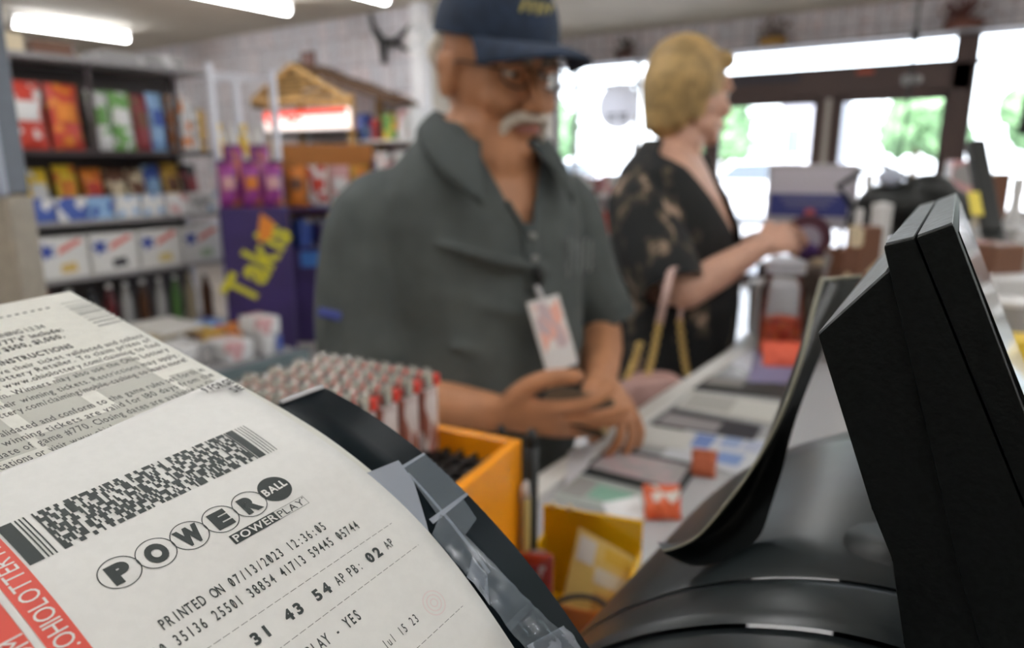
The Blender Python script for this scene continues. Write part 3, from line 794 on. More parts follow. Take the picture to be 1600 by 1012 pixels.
# glasses
M_dark = mat('dark_frame', (.02, .02, .022), .3)
b = MB()
for q in (-1, 1):
    pts = [MH @ V((q*.034+.027*math.cos(a), -.106+.012*abs(math.cos(a))*1, .010+.018*math.sin(a))) for a in [2*pi*k/16 for k in range(17)]]
    b.tube(pts, .0018, 6); b.tube([MH @ V((q*.062, -.094, .016)), MH @ V((q*.084, -.02, .018)), MH @ V((q*.088, .012, .010))], .0018, 6)
b.tube([MH @ V((-.008, -.108, .016)), MH @ V((.008, -.108, .016))], .002, 6)
b.build('glasses', M_dark, man, True)
# cap
M_cap = mat('navy_cap_cloth', (.016, .030, .062), .85, noise_=.15, ns=40)
cu = (hu*1.0-hf*.04).normalized()
CM = frame(MH @ V((0, .010, .050)), (MH.to_3x3() @ V((1, 0, 0))).normalized(), (MH.to_3x3() @ V((0, 1, 0))).normalized(), (MH.to_3x3() @ V((0, 0, 1))).normalized())
def crown(a, c, hh=0):
    ph = 2*pi*a; el = c*pi/2
    k = 1-.0*c
    return CM @ V((math.cos(ph)*(.100+hh)*math.cos(el)**.8, math.sin(ph)*(.112+hh)*math.cos(el)**.8+.004, (.104+hh)*math.sin(el)**.9+.004))
b = MB().grid(crown, 32, 10); o = b.build('cap', M_cap, man, True)
def brim(a, c, hh=0):
    ph = -pi/2+(a-.5)*2.1
    r0 = V((math.cos(ph)*.101, math.sin(ph)*.114+.004, .006)); 
    r1 = V((math.cos(ph)*.106, math.sin(ph)*.118-.092*math.cos((a-.5)*2.6), .0+.004-.030*(2*a-1)**2))
    p = r0*(1-c)+r1*c; p.z += hh+.006*math.sin(pi*c)-.006*c-.030*c*(2*a-1)**2*0
    return CM @ p
b = MB(); b.slab(brim, 24, 6, .004); b.build('cap_brim', M_cap, o, True)
b = MB().ell(CM @ V((0, .004, .110)), (.006, .006, .004)); b.build('cap_button', M_cap, o, True)
b = MB()
for k in range(5): b.limb([CM @ V((-.030+k*.013, -.102+.002*abs(k-2)*2, .048)), CM @ V((-.026+k*.013, -.097, .062))], [.003, .003], seg=6)
b.build('cap_embroidery', mat('gold_thread', (.45, .38, .12), .6), o, True)
# badge, clip mic, wallet
bp = nc+V((0, 0, 1.165))+mf*.205+ms*.020
bf = mf; bx = (ms*.96-V((0, 0, 1))*.0).normalized(); 
c0 = at(862, 515, 1.075)
bz = (at(845, 455, 1.075)-at(880, 575, 1.075)).normalized(); bx = (ms-bz*ms.dot(bz)).normalized(); by = bx.cross(bz).normalized()
BM = frame(c0, bx, by, bz)
bd = thing('name_badge', c0-bz*.065, 'white and pink plastic name badge hanging from polo shirt placket', 'badge')
MB().box((-.030, -.002, -.062), (.030, .002, .050), .004, BM).build('badge_holder', mat('badge_white', (.72, .70, .70), .25), bd)
sgn = -1 if by.dot(FW) > 0 else 1
MB().box((-.024, .0022*sgn, -.030), (.024, .0030*sgn, .044), .0005, BM).build('badge_card', pattern('badge_print', [(.80, .42, .34), (.78, .55, .50), (.75, .7, .68), (.55, .42, .45)], (60, 60, 35)), bd)
MB().tube([BM @ V((0, 0, .048)), BM @ V((-.004, 0, .068)), nc+V((0, 0, 1.19))+mf*.176+ms*.012], .004, 8).build('badge_clip', mat('clip_clear', (.6, .6, .62), .2), bd, True)
q = nc+V((0, 0, 1.225))+mf*.172+ms*.012
solo('clip_microphone', MB().ell(q, (.011, .011, .016)).tube([q, q-V((0, 0, .03))], .004, 8), M_black, 'small black clip-on microphone at bottom of polo shirt opening', 'microphone', smooth=True)
w0 = at(902, 641, 1.02); wx = (at(960, 655, 1.01)-at(860, 628, 1.03)).normalized(); wy = (LF+V((0, 0, .5))); wy = (wy-wx*wy.dot(wx)).normalized(); wz = wx.cross(wy)
WM = frame(w0, wx, wy, wz)
wl = thing('wallet', w0-V((0, 0, .01)), 'brown leather wallet held open between two hands of capped man', 'wallet')
M_wal = mat('wallet_leather', (.07, .040, .018), .5, noise_=.2, ns=60)
MB().box((-.050, -.036, -.006), (.048, .036, .001), .002, WM).build('back_cover', M_wal, wl)
MB().box((-.050, -.036, .003), (.048, .034, .008), .002, WM).build('front_cover', M_wal, wl)
MB().ell(WM @ V((.046, -.030, .006)), .006, None, 10).build('snap_button', mat('brass', (.6, .5, .3), .3, 1), wl, True)

# ---- blonde woman
wf = ldir(.88, -.47); ws = V((-wf.y, wf.x, 0))       # her left (away from camera) or right
if ws.dot(LF) < 0: ws = -ws                         # ws points away from the camera = her left
wo = at(1045, 450, 1.86); wo.z = 0
wom = thing('person', wo, 'blonde woman in black floral dress seen from side, standing at counter', 'person')
def tw(z, w_, df, db, fwd=0): return (V((wo.x, wo.y, z))+wf*fwd, w_, df, db)
wt = [tw(.80, .20, .15, .16), tw(.92, .20, .165, .155), tw(1.03, .185, .17, .14), tw(1.13, .175, .165, .135, -.0), tw(1.23, .175, .165, .135, -.005), tw(1.31, .180, .135, .13, -.01), tw(1.38, .165, .095, .105, -.01), tw(1.43, .105, .065, .075, -.005), tw(1.455, .06, .055, .05, .0)]
whc = at(1082, 150, 1.765); whf = ldir(.90, .36, -.06)
b = MB(); cross_rings(b, [(c, w_-.012, df-.012, db-.012) for c, w_, df, db in wt], ws, wf)
WH = head(b, whc, whf, V((0, 0, 1)), .95, .98)
wn = V((wo.x, wo.y, 1.40))
b.limb([wn, wn+V((0, 0, .05))+wf*.015, whc-V((0, 0, .09))-whf*.03, whc-V((0, 0, .05))-whf*.035], [.060, .054, .050, .045])
NS = at(1000, 322, 1.70); NE = at(1072, 455, 1.62); NW = at(1190, 385, 1.66)
FS = V((wo.x, wo.y, 1.35))+ws*.17; FE = V((wo.x, wo.y, 1.12))+ws*.20+wf*.10; FWr = at(1180, 375, 1.90)
b.limb([NS, (NS+NE)*.5, NE], [.052, .050, .042]); b.limb([NE, NE*.55+NW*.45, NW], [.043, .040, .026])
b.limb([FS, (FS+FE)*.5, FE], [.050, .047, .040]); b.limb([FE, FE*.5+FWr*.5, FWr], [.041, .036, .025])
dN = at(1228, 372, 1.68)-NW
hand(b, NW, dN, LF*.8-upv*.5, 1, ((.6, .8, .5), (.6, .7, .5), (.5, .7, .5), (.5, .7, .4)), (.5, .9), .95)
dF = at(1222, 362, 1.88)-FWr
hand(b, FWr, dF, -LF*.7-upv*.6, 1, ((.5, .7, .5), (.5, .7, .5), (.5, .7, .5), (.5, .7, .4)), (.5, .9), .92)
for q in (-1, 1):
    hp = V((wo.x, wo.y, .84))+ws*.09*q
    b.limb([hp, hp-V((0, 0, .38)), V((hp.x, hp.y, .08))], [.090, .058, .040]); b.limb([V((hp.x, hp.y, .045))-wf*.05, V((hp.x, hp.y, .04))+wf*.14], [.036, .032])
remesh(b, 'body', M_skin2, wom, .0038, 3)
def floral():
    m = bpy.data.materials.new('black_floral_cloth'); m.use_nodes = True; n = m.node_tree; p = n.nodes['Principled BSDF']; p.inputs['Roughness'].default_value = .8
    tc = n.nodes.new('ShaderNodeTexCoord'); nz = n.nodes.new('ShaderNodeTexNoise'); nz.inputs['Scale'].default_value = 15; nz.inputs['Detail'].default_value = 3; nz.inputs['Roughness'].default_value = .6
    mp = n.nodes.new('ShaderNodeMapping'); mp.inputs['Scale'].default_value = (1, 1, .6); mp.inputs['Rotation'].default_value = (.5, .4, 0)
    n.links.new(tc.outputs['Object'], mp.inputs[0]); n.links.new(mp.outputs[0], nz.inputs['Vector'])
    r = n.nodes.new('ShaderNodeValToRGB'); e = r.color_ramp.elements; e[0].position = .54; e[0].color = (.006, .007, .008, 1); e[1].position = .68; e[1].color = (.42, .29, .22, 1)
    q = e.new(.61); q.color = (.09, .07, .045, 1)
    n.links.new(nz.outputs['Fac'], r.inputs[0]); n.links.new(r.outputs[0], p.inputs['Base Color'])
    return m
M_flo = floral()
b = MB(); cross_rings(b, [(c, w_+.012, df+.010, db+.012) for c, w_, df, db in [tw(.50, .22, .19, .19), tw(.66, .215, .175, .18)]+wt[:-1]]+[(wt[-1][0], .085, .08, .08)], ws, wf)
b.limb([NS+ws*.06+V((0, 0, .04)), NS, (NS+NE)*.5-RT*.02-V((0, 0, .01)), NE-RT*.035+V((0, 0, .02))], [.065, .082, .090, .078])
b.limb([FS-ws*.05+V((0, 0, .02)), FS, (FS+FE)*.5, FE], [.06, .070, .072, .062])
nw = V((wo.x, wo.y, 0))
WHn = NE-RT*.035+V((0, 0, .02)); WHf = FE
def dress_cut(p):
    q = p-nw; x = q.dot(ws); y = q.dot(wf); z = q.z
    if hemcut(p, NS, WHn, WHn+(WHn-NS).normalized()*.02, .10) and x < -.20: return True
    if x > .19 and hemcut(p, FS, FE, WHf, .10): return True
    if z > 1.452: return True
    if x*x+(y-.0)**2 < .075**2 and z > 1.36: return True
    return y > 0 and z > 1.20 and abs(x) < .03+(z-1.19)*.50
remesh(b, 'dress', M_flo, wom, .007, 5, dress_cut)
# hair
M_blond = mat('blonde_hair', (.36, .235, .09), .6, noise_=.25, ns=28)
b = MB()
b.ell(WH @ V((0, .030, .048)), (.088, .104, .100), None, 20, rot=WH.to_3x3().normalized())
b.ell(WH @ V((0, .062, -.010)), (.080, .068, .085), None, 18, rot=WH.to_3x3().normalized())
b.ell(WH @ V((0, .070, -.062)), (.064, .050, .055), None, 18, rot=WH.to_3x3().normalized())
for q in (-1, 1):
    b.ell(WH @ V((q*.066, .016, .020)), (.020, .040, .060), None, 14, rot=WH.to_3x3().normalized())
    b.ell(WH @ V((q*.036, -.044, .088)), (.046, .040, .026), None, 14, rot=WH.to_3x3().normalized())
for k in range(26):                                 # locks
    a = -1.9+3.8*k/25; x_ = math.sin(a); y_ = math.cos(a)
    b.limb([WH @ V((x_*.066, .030+y_*.060, .120-.012*(k % 2))), WH @ V((x_*.090, .034+y_*.104, .040)), WH @ V((x_*.078, .042+y_*.080, -.055-.03*max(0, y_)-.008*(k % 3)))], [.006, .007, .005], seg=8)
def hair_cut(p):
    q = WH.inverted() @ p
    return q.y < -.075 and q.z < .055
remesh(b, 'hair', M_blond, wom, .004, 6, hair_cut)
for q in (-1, 1):
    e = MB().ell(WH @ V((q*.031, -.078, .012)), .0120, None, 12).build('eye', M_eye, wom, True)
    MB().ell(WH @ V((q*.031, -.0870, .011)), .0050, None, 8).build('iris', M_iris, e, True)
MB().limb([WH @ V((-.018, -.098, -.069)), WH @ V((0, -.103, -.067)), WH @ V((.018, -.098, -.069))], [.004, .006, .004]).build('lips', mat('lips2', (.5, .18, .15), .5), wom, True)
MB().ell(WH @ V((-.082, -.0, -.035)), .005, None, 8).build('earring', mat('silver', (.8, .8, .8), .2, 1), wom, True)
for q in (-1, 1):
    hp = V((wo.x, wo.y, 0))+ws*.09*q
    MB().limb([hp+V((0, 0, .045))-wf*.06, hp+V((0, 0, .04))+wf*.15], [.045, .040]).build('shoe', M_black, wom, True)
# handbag on her arm
M_bag = mat('dusty_pink_leather', (.50, .30, .27), .5, noise_=.06, ns=40)
bc = at(1020, 640, 1.52)
hb = thing('handbag', bc-V((0, 0, .11)), 'dusty pink leather handbag with gold chain hanging from elbow of woman', 'bag')
BX = ldir(1, .15); BY = ldir(-.15, 1); HM = frame(bc, BX, BY, V((0, 0, 1)))
prof = [(-.070, -.11), (.085, -.11), (.100, -.02), (.088, .045), (.05, .075), (-.01, .078), (-.06, .05), (-.080, -.03)]
bm_ = MB(); n_ = 14
def bagf(a, c):
    an = 2*pi*a; x_ = .092*math.copysign(abs(math.cos(an))**.7, math.cos(an)); z_ = .095*math.copysign(abs(math.sin(an))**.7, math.sin(an))-.012
    t_ = (c-.5)*2; k = math.sqrt(max(0, 1-abs(t_)**3))
    return HM @ V((x_*k**.4*(1-.12*z_/.09), .045*t_, z_*k**.4))
bm_.grid(bagf, 36, 12); bm_.add([HM @ V((0, -.045, -.01))], [])
bm_.build('bag_body', M_bag, hb, True)
M_gold = mat('gold_chain', (.70, .50, .18), .3, .9)
def chain(p, q, sag=.01):
    b = MB(); n = 14
    for i in range(n):
        t0_, t1_ = i/n, (i+1.25)/n
        a = p+(q-p)*t0_-V((0, 0, sag*math.sin(pi*t0_))); c = p+(q-p)*min(1, t1_)-V((0, 0, sag*math.sin(pi*min(1, t1_))))
        d = (c-a).normalized(); s2 = (RT if i % 2 else LF)
        b.tube([a+s2*.005, (a+c)/2+s2*.007, c+s2*.005, c-s2*.005, (a+c)/2-s2*.007, a-s2*.005, a+s2*.005], .0022, 6)
    b.build('chain_strap', M_gold, hb, True)
k1 = at(1030, 505, 1.50); k2 = at(1062, 500, 1.60)
chain(at(1010, 592, 1.49), k1); chain(at(1075, 590, 1.60), k2); chain(at(978, 592, 1.50), at(1000, 535, 1.52))
b = MB().tube([k1, at(1048, 425, 1.52), at(1062, 408, 1.60), at(1070, 440, 1.68), k2], .009, 8, flat=.35); b.build('leather_strap', mat('strap_pink', (.56, .38, .34), .5), hb, True)
#@@PART3
# ================================================================ STORE FIXTURES, LEFT
def bag(name, c, w_, h, d, m, label, cat='bag', group=None, rz=0, tilt=0, band=None):
    """crimped pillow pack standing on its base at c, front towards local -y"""
    o = thing(name, c, label, cat, group); o['_o'] = (0, 0, 0)
    o.rotation_euler = (tilt, 0, rz)
    def f(a, e, s):
        x = (a-.5)*w_; z = e*h
        k = (math.sin(pi*min(1, max(0, a)))**.5)*(math.sin(pi*e)**.45 if 0 < e < 1 else 0)
        return V((x*(1-.05*math.sin(pi*e)), s*(d/2*k+.001)+.002*math.sin(a*19+e*7), z))
    b = MB(); b.grid(lambda a, e: f(a, e, -1), 10, 12); b.grid(lambda a, e: f(a, 1-e, 1), 10, 12)
    b.box((-w_/2, -.0015, h-.004), (w_/2, .0015, h+.008)); b.build('pack', m, o, True)
    if band:
        b = MB(); b.slab(lambda a, e, hh: f(.16+.68*a, .42+.30*e, -1)+V((0, -.0020-hh, 0)), 8, 6, .001); b.build('printed_panel', band, o, True)
    return o
def box_t(name, lo, hi, m, label, cat='box', group=None, rz=0, bev=.003, front=None, kind=None):
    lo, hi = V(lo), V(hi); c = V(((lo.x+hi.x)/2, (lo.y+hi.y)/2, min(lo.z, hi.z)))
    b = MB(); b.box(lo-c, hi-c, bev)
    if front:
        o = thing(name, c, label, cat, group, rz); o['_o'] = (0, 0, 0); b.build('carton', m, o); front(o, hi-lo)
    else:
        o = b.build(name, m); o.location = c; o.rotation_euler.z = rz; tag(o, label, cat, group, kind)
    return o
C_ = dict(red=(.52, .05, .03), green=(.16, .35, .10), white=(.70, .70, .70), blue=(.05, .10, .38), orange=(.70, .22, .03), yellow=(.80, .55, .04), gold=(.55, .33, .05), brown=(.16, .07, .04),
          purple=(.20, .05, .24), grey=(.35, .34, .34), black=(.02, .02, .025), sky=(.25, .42, .65), cream=(.65, .55, .38), pink=(.62, .35, .36), maroon=(.22, .03, .04), dpurple=(.035, .018, .11), teal=(.05, .22, .22))
def P2(a, c_, sc=14): return pattern('print_%s_%s_%d' % (a, c_, sc), [C_[a], C_[a], C_[c_], C_[a]], (sc, sc, sc), .4)
# uprights at the left edge of the view
pe = at(14, 330, .95)
L0 = V((pe.x, pe.y, 0))
zb = at(48, 306, .95).z
M_blu = mat('blue_grey_steel', (.075, .085, .115), .4, noise_=.06)
o = thing('support_column', L0-RT*.08, 'beige upright column at left edge of view, below the grey cabinet', 'column')
MB().box((-.16, 0, 0), (0, .055, zb-.002), .004, frame(L0, RT, LF, V((0, 0, 1)))).build('column_panel', mat('beige_panel', (.38, .34, .28), .6, noise_=.05), o)
MB().box((-.17, -.01, 0), (.01, .06, .05), .004, frame(L0, RT, LF, V((0, 0, 1)))).build('foot_plate', M_trim, o)
o = thing('hanging_cabinet', V((L0.x, L0.y, zb))-RT*.05, 'blue-grey steel cabinet edge at top left corner, above beige column', 'cabinet')
b = MB(); FM = frame(V((L0.x, L0.y, 0)), RT, LF, V((0, 0, 1)))
b.box((-.16, .0, zb), (-.004, .055, 2.899), .004, FM).build('cabinet_shell', M_blu, o)
MB().box((-.16, -.012, zb+.01), (-.034, -.001, 2.88), .003, FM).build('door_panel', M_black, o)
MB().box((-.010, -.008, zb), (.000, .006, zb+.10), .002, FM).build('corner_bracket', mat('bracket', (.35, .38, .48), .35), o)

# gondola shelving with open wire back
GX = -4.45; GZ = (1.97, 1.455, 1.055, .73, .30)
M_wire = mat('galvanised', (.72, .73, .80), .4, .2); M_gond = mat('gondola_grey', (.30, .29, .30), .5); M_dk = mat('gondola_dark', (.035, .022, .025), .5)
g = thing('shelving_unit', (GX-.22, 2.3, 0), 'tall grey metal shelving unit loaded with snack bags and white cartons', 'shelf')
for y in (1.30, 2.865, 3.36):
    for x in (GX, GX-.44): MB().box((x-.022, y-.02, 0), (x+.022, y+.02, 2.02), .003).build('post', M_wire if y > 2.5 else M_gond, g)
for i, z in enumerate(GZ):
    MB().box((GX-.45, 1.28, z-.028), (GX+.005, 2.88, z), .003).build('shelf_board', M_gond if i != 1 else M_dk, g)
b = MB().box((GX-.455, 1.28, .05), (GX-.445, 2.88, 1.96)); b.build('back_panel', mat('pegboard', (.07, .06, .06), .7, noise_=.1), g)
for z in (1.97, 1.36, .95):
    b = MB()
    for k in range(12): b.tube([(GX-.44+k*.04, 2.88, z), (GX-.44+k*.04, 3.36, z)], .003, 5)
    b.tube([(GX, 2.88, z), (GX, 3.36, z)], .006, 6); b.tube([(GX-.44, 2.88, z), (GX-.44, 3.36, z)], .006, 6)
    b.build('wire_shelf', M_wire, g)
for k, y in enumerate((2.10, 2.62)):
    MB().box((GX-.02, y-.012, 1.455), (GX+.003, y+.012, 1.94)).build('divider', M_dk, g)
ords = ['first', 'second', 'third', 'fourth', 'fifth', 'sixth', 'seventh', 'eighth', 'ninth', 'tenth', 'eleventh', 'twelfth']
# row A
rowA = [(1.36, .15, .33, 'blue', 'white'), (1.53, .15, .34, 'red', 'white'), (1.78, .19, .36, 'red', 'white'), (1.98, .17, .36, 'red', 'orange'), (2.17, .12, .34, 'white', 'green'), (2.30, .13, .34, 'green', 'white'), (2.42, .10, .33, 'maroon', 'brown'), (2.52, .10, .35, 'sky', 'blue')]
for i, (y, w_, h, a, c_) in enumerate(rowA):
    nm = {'sky': 'light blue'}.get(a, a)
    bag('snack_bag', (GX-.07, y, 1.457), w_, h, .08, P2(a, c_, 22), '%s snack bag with %s print on upper shelf, %s from the left' % (nm, c_, ords[i]), 'bag', 'bags on the upper shelf', pi/2, -.08, card(C_[c_]))
for i, (y, a, c_) in enumerate(((2.66, 'orange', 'white'), (2.71, 'white', 'orange'), (2.76, 'grey', 'white'), (2.81, 'gold', 'brown'))):
    box_t('snack_carton', (GX-.16, y-.022, 1.457), (GX-.04, y+.022, 1.457+.36-.03*i), P2(a, c_, 26), 'tall thin %s carton at right end of upper shelf, %s of four' % (a, ords[i]), 'box', 'tall cartons at the upper shelf end')
# crates and jars in the wire section
for i, (y, a) in enumerate(((2.96, 'yellow'), (3.06, 'white'), (3.16, 'yellow'), (3.27, 'white'))):
    b = MB().lathe([(.036, 0), (.038, .02), (.038, .20), (.025, .235), (.022, .25), (.024, .28), (.001, .285)], 14)
    o = solo('bottle', b, P2(a, 'white', 30), 'pale %s bottle on the wire shelf, %s from left' % (a, ords[i]), 'bottle', 'bottles on the wire shelf', 40); o.location = (GX-.10, y, 1.365)
# row B packs
rowB = [(1.70, .17, .30, 'yellow', 'gold'), (1.84, .17, .29, 'yellow', 'white'), (2.00, .16, .31, 'yellow', 'orange'), (2.15, .15, .29, 'orange', 'red'), (2.29, .15, .28, 'brown', 'cream'), (2.42, .12, .28, 'cream', 'brown'), (2.53, .11, .31, 'blue', 'sky'), (2.66, .14, .32, 'gold', 'brown'), (2.79, .13, .31, 'black', 'maroon')]
for i, (y, w_, h, a, c_) in enumerate(rowB):
    bag('chip_bag', (GX-.20, y, 1.057), min(w_, .125), h, .07, P2(a, c_, 20), '%s chip bag with %s print on middle shelf, %s from the left' % (a, c_, ords[i]), 'bag', 'bags on the middle shelf', pi/2, -.18, card(C_[c_]))
rowB2 = [(1.74, .18, 'blue', 'white'), (1.92, .17, 'blue', 'white'), (2.08, .15, 'sky', 'blue'), (2.24, .15, 'white', 'sky'), (2.40, .15, 'white', 'sky'), (2.56, .15, 'white', 'pink'), (2.71, .14, 'white', 'grey'), (2.83, .09, 'white', 'sky')]
for i, (y, w_, a, c_) in enumerate(rowB2):
    box_t('snack_tray', (GX-.12, y-w_/2+.004, 1.057), (GX-.005, y+w_/2-.004, 1.057+.13), P2(a, c_, 24), '%s tray box with %s print along middle shelf edge, %s from the left' % ({'sky': 'light blue'}.get(a, a), {'sky': 'light blue'}.get(c_, c_), ords[i]), 'box', 'tray boxes on the middle shelf edge')
# row C white cartons with blue star and red stripe
M_star = card((.03, .06, .32)); M_stripe = card((.62, .12, .10)); M_wc = mat('white_carton', (.66, .66, .65), .6, noise_=.03)
def cfront(k):
    def f(o, s_):
        x = s_.x/2+.001
        a = MB(); a.cur = 0
        pts = [(x, -.085+.055*(1 if i % 2 else .5)*math.cos(i*pi/5), .16+.055*(1 if i % 2 else .5)*math.sin(i*pi/5)) for i in range(10)]
        MB().prism(pts, (.001, 0, 0)).build('blue_star', M_star, o)
        MB().prism([(x, -.03, .135), (x, -.02, .175), (x, .09, .225), (x, .11, .205)], (.001, 0, 0)).build('red_stripe', M_stripe, o)
        MB().prism([(x, -.02, .03), (x, -.02, .08), (x, .06, .09), (x, .07, .035)], (.001, 0, 0)).build('picture_panel', card([(.6, .42, .12), (.04, .04, .05), (.62, .5, .2), (.35, .45, .3)][k]), o)
    return f
for i, y in enumerate((1.83, 2.12, 2.41, 2.70)):
    box_t('white_carton', (GX-.26, y-.135, .732), (GX+.01, y+.135, .732+.235), M_wc, 'white carton with blue star and red stripe on lower shelf, %s from the left' % ords[i], 'box', 'white cartons on the lower shelf', 0, .003, cfront(i))
for i, (y, a) in enumerate(((1.75, 'maroon'), (1.87, 'blue'), (1.99, 'black'), (2.10, 'maroon'), (2.20, 'white'), (2.31, 'brown'), (2.42, 'white'), (2.53, 'green'), (2.63, 'cream'), (2.75, 'brown'))):
    o = thing('soda_bottle', (GX-.09, y, .302), '%s bottle on the bottom shelf, %s from the left' % (a, ords[i]), 'bottle', 'bottles on the bottom shelf'); o['_o'] = (0, 0, 0)
    MB().lathe([(.034, 0), (.038, .02), (.036, .12), (.038, .22), (.016, .30), (.014, .32)], 14).build('bottle_body', plastic(tuple(q*.5 for q in C_[a]), 'bottle_'+a, .15), o, 40)
    MB().lathe([(.017, .32), (.017, .345), (.001, .346)], 12).build('cap', M_white if i % 2 else plastic(C_[a], 'cap_'+a), o, 40)
# low table of snacks
tb = thing('display_table', (-3.75, 2.0, 0), 'low dark display table with grey front rail, in front of shelving unit', 'table')
TT = .30
MB().box((-4.28, 1.2, TT-.03), (-3.30, 2.60, TT), .004).build('tabletop', M_gond, tb)
MB().box((-3.31, 1.2, TT-.05), (-3.27, 2.60, TT+.02), .004).build('front_rail', mat('rail_teal_grey', (.10, .14, .15), .4), tb)
for x in (-4.22, -3.36):
    for y in (1.26, 2.54): MB().box((x-.025, y-.025, 0), (x+.025, y+.025, TT-.03)).build('leg', M_dk, tb)
items = [(-3.50, 2.44, .22, .12, .12, 'white', 'blue', 'white carton with blue end at far front corner of low table'),
         (-3.52, 2.24, .22, .16, .12, 'white', 'pink', 'white carton with pink print at front of low table'),
         (-3.62, 2.02, .25, .18, .13, 'white', 'grey', 'white carton with grey print at front of low table'),
         (-3.82, 2.48, .20, .18, .11, 'orange', 'brown', 'orange-brown pack behind the white cartons on low table'),
         (-3.84, 2.26, .22, .20, .12, 'gold', 'brown', 'golden-brown pack in the middle of low table'),
         (-3.88, 2.00, .26, .24, .16, 'cream', 'white', 'cream pack in the middle of low table'),
         (-4.12, 2.46, .20, .20, .10, 'sky', 'blue', 'light blue pack at back of low table'),
         (-4.13, 2.22, .22, .22, .08, 'blue', 'sky', 'blue pack at back of low table'),
         (-4.14, 1.96, .22, .22, .09, 'yellow', 'gold', 'yellow pack at back of low table'),
         (-3.60, 1.74, .28, .28, .10, 'grey', 'white', 'grey carton at near end of low table'),
         (-4.05, 1.70, .30, .24, .10, 'yellow', 'cream', 'yellow and cream carton at near back end of low table')]
for x, y, a, c_, h, m1, m2, l in items:
    fr = (lambda o, s_: MB().box((s_.x/2-.002, s_.y*.12, .01), (s_.x/2+.001, s_.y*.46, s_.z-.01), .0005).build('blue_end', card(C_['blue']), o)) if m2 == 'blue' and m1 == 'white' else None
    box_t('snack_pack', (x-a/2, y-c_/2, TT+.001), (x+a/2, y+c_/2, TT+h), P2(m1, 'grey' if fr else m2, 12), l, 'box', 'packs on the low table', 0, .015, fr)
box_t('stacked_carton', (-3.60, 2.36, TT+.122), (-3.40, 2.50, TT+.22), P2('white', 'pink', 12), 'small white and pink carton stacked on far front carton of low table', 'box', None, 0, .01)
o = box_t('carton_sheet', (-4.05, 1.95, TT+.162), (-3.70, 2.20, TT+.19), card((.62, .60, .56)), 'flat off-white carton lying on the cream pack of low table', 'box')

# ---- free-standing displays beyond the shelving
def fdir(p): d = V((CAM.x-p.x, CAM.y-p.y, 0)); return d.normalized()
M_dp = mat('purple_card', C_['dpurple'], .5, noise_=.15, ns=5)
p0 = at(400, 400, 4.75); p0.z = 0; fn = fdir(p0); fx = V((-fn.y, fn.x, 0)); 
if fx.dot(RT) < 0: fx = -fx
DM = frame(p0, fx, -fn, V((0, 0, 1)))             # local -y faces the camera
ds = thing('floor_display', p0, 'dark purple cardboard floor display with slanting yellow-green lettering', 'display')
zt = 1.10
MB().box((-.20, -.17, 0), (.22, .17, zt), .01, DM).build('display_body', M_dp, ds)
MB().box((-.20, .14, zt), (.22, .17, zt+.30), .004, DM).build('header_panel', M_dp, ds)
b = MB(); an = math.radians(58); ux = (math.cos(an), math.sin(an))
put_text(b, text2d('Takis', .30, bold=.03, xs=.8, gap=.04), lambda a, c: DM @ V((-.14+a*ux[0]-c*ux[1]+.08, -.172, .46+a*ux[1]+c*ux[0])))
b.build('lettering', mat('lime_print', (.62, .58, .03), .5), ds)
b = MB().prism([(DM @ V(p)) for p in ((.02, -.171, .88), (.10, -.171, .90), (.13, -.171, 1.0), (.05, -.171, 1.07), (.03, -.171, .98))], -fn*-.002); b.build('flame_print', card((.75, .25, .03)), ds)
M_mag = pattern('magenta_pack', [(.24, .02, .20), (.36, .06, .32), (.16, .02, .15), (.40, .12, .05)], (20, 20, 20), .35)
for i, (x, z, tz) in enumerate(((-.13, 0, .05), (.01, 0, -.05), (.14, 0, .04), (-.09, .10, 0), (.07, .10, 0))):
    q = DM @ V((x, -.05+.12*(z > 0), zt+.001+z*0))
    bag('chip_bag', q, .125, .27+z*1.2, .07, M_mag, '%s purple and magenta chip bag standing on purple floor display' % ('front ' + ['left', 'middle', 'right'][i] if i < 3 else ['taller rear left', 'taller rear right'][i-3]), 'bag', 'purple bags on the floor display', math.atan2(fx.y, fx.x)+tz, 0, card(C_['orange']) if i % 2 else card(C_['pink']))
p1 = at(520, 400, 5.6); p1.z = 0; fn = fdir(p1); fx = V((-fn.y, fn.x, 0)); fx = fx if fx.dot(RT) > 0 else -fx
D2 = frame(p1, fx, -fn, V((0, 0, 1)))
ds2 = thing('display_rack', p1, 'dark purple display rack holding orange bags, half hidden by man', 'display')
MB().box((-.36, -.15, 0), (.36, .18, .74), .01, D2).build('rack_base', M_dp, ds2)
MB().box((-.36, .14, .74), (.36, .18, 1.52), .006, D2).build('back_board', mat('orange_board', (.45, .17, .03), .5), ds2)
MB().box((-.36, -.15, 1.02), (.36, .14, 1.05), .003, D2).build('rack_shelf', M_dp, ds2)
MB().box((-.24, -.16, .60), (.30, -.15, .72), .003, D2).build('blue_label', card((.04, .16, .48)), ds2)
for s in (-1, 1): MB().box((s*.35-.01, -.15, .74), (s*.35+.01, .14, 1.40), .003, D2).build('side_panel', M_dp, ds2)
for i, (x, a, c_) in enumerate(((-.24, 'orange', 'brown'), (-.08, 'white', 'red'), (.08, 'pink', 'white'), (.24, 'orange', 'gold'))):
    bag('chip_bag', D2 @ V((x, -.06, 1.052)), .15, .30, .07, P2(a, c_, 18), '%s bag with %s print on orange display rack, %s from left' % (a, c_, ords[i]), 'bag', 'bags on the orange rack', math.atan2(fx.y, fx.x), 0, card(C_[c_]))
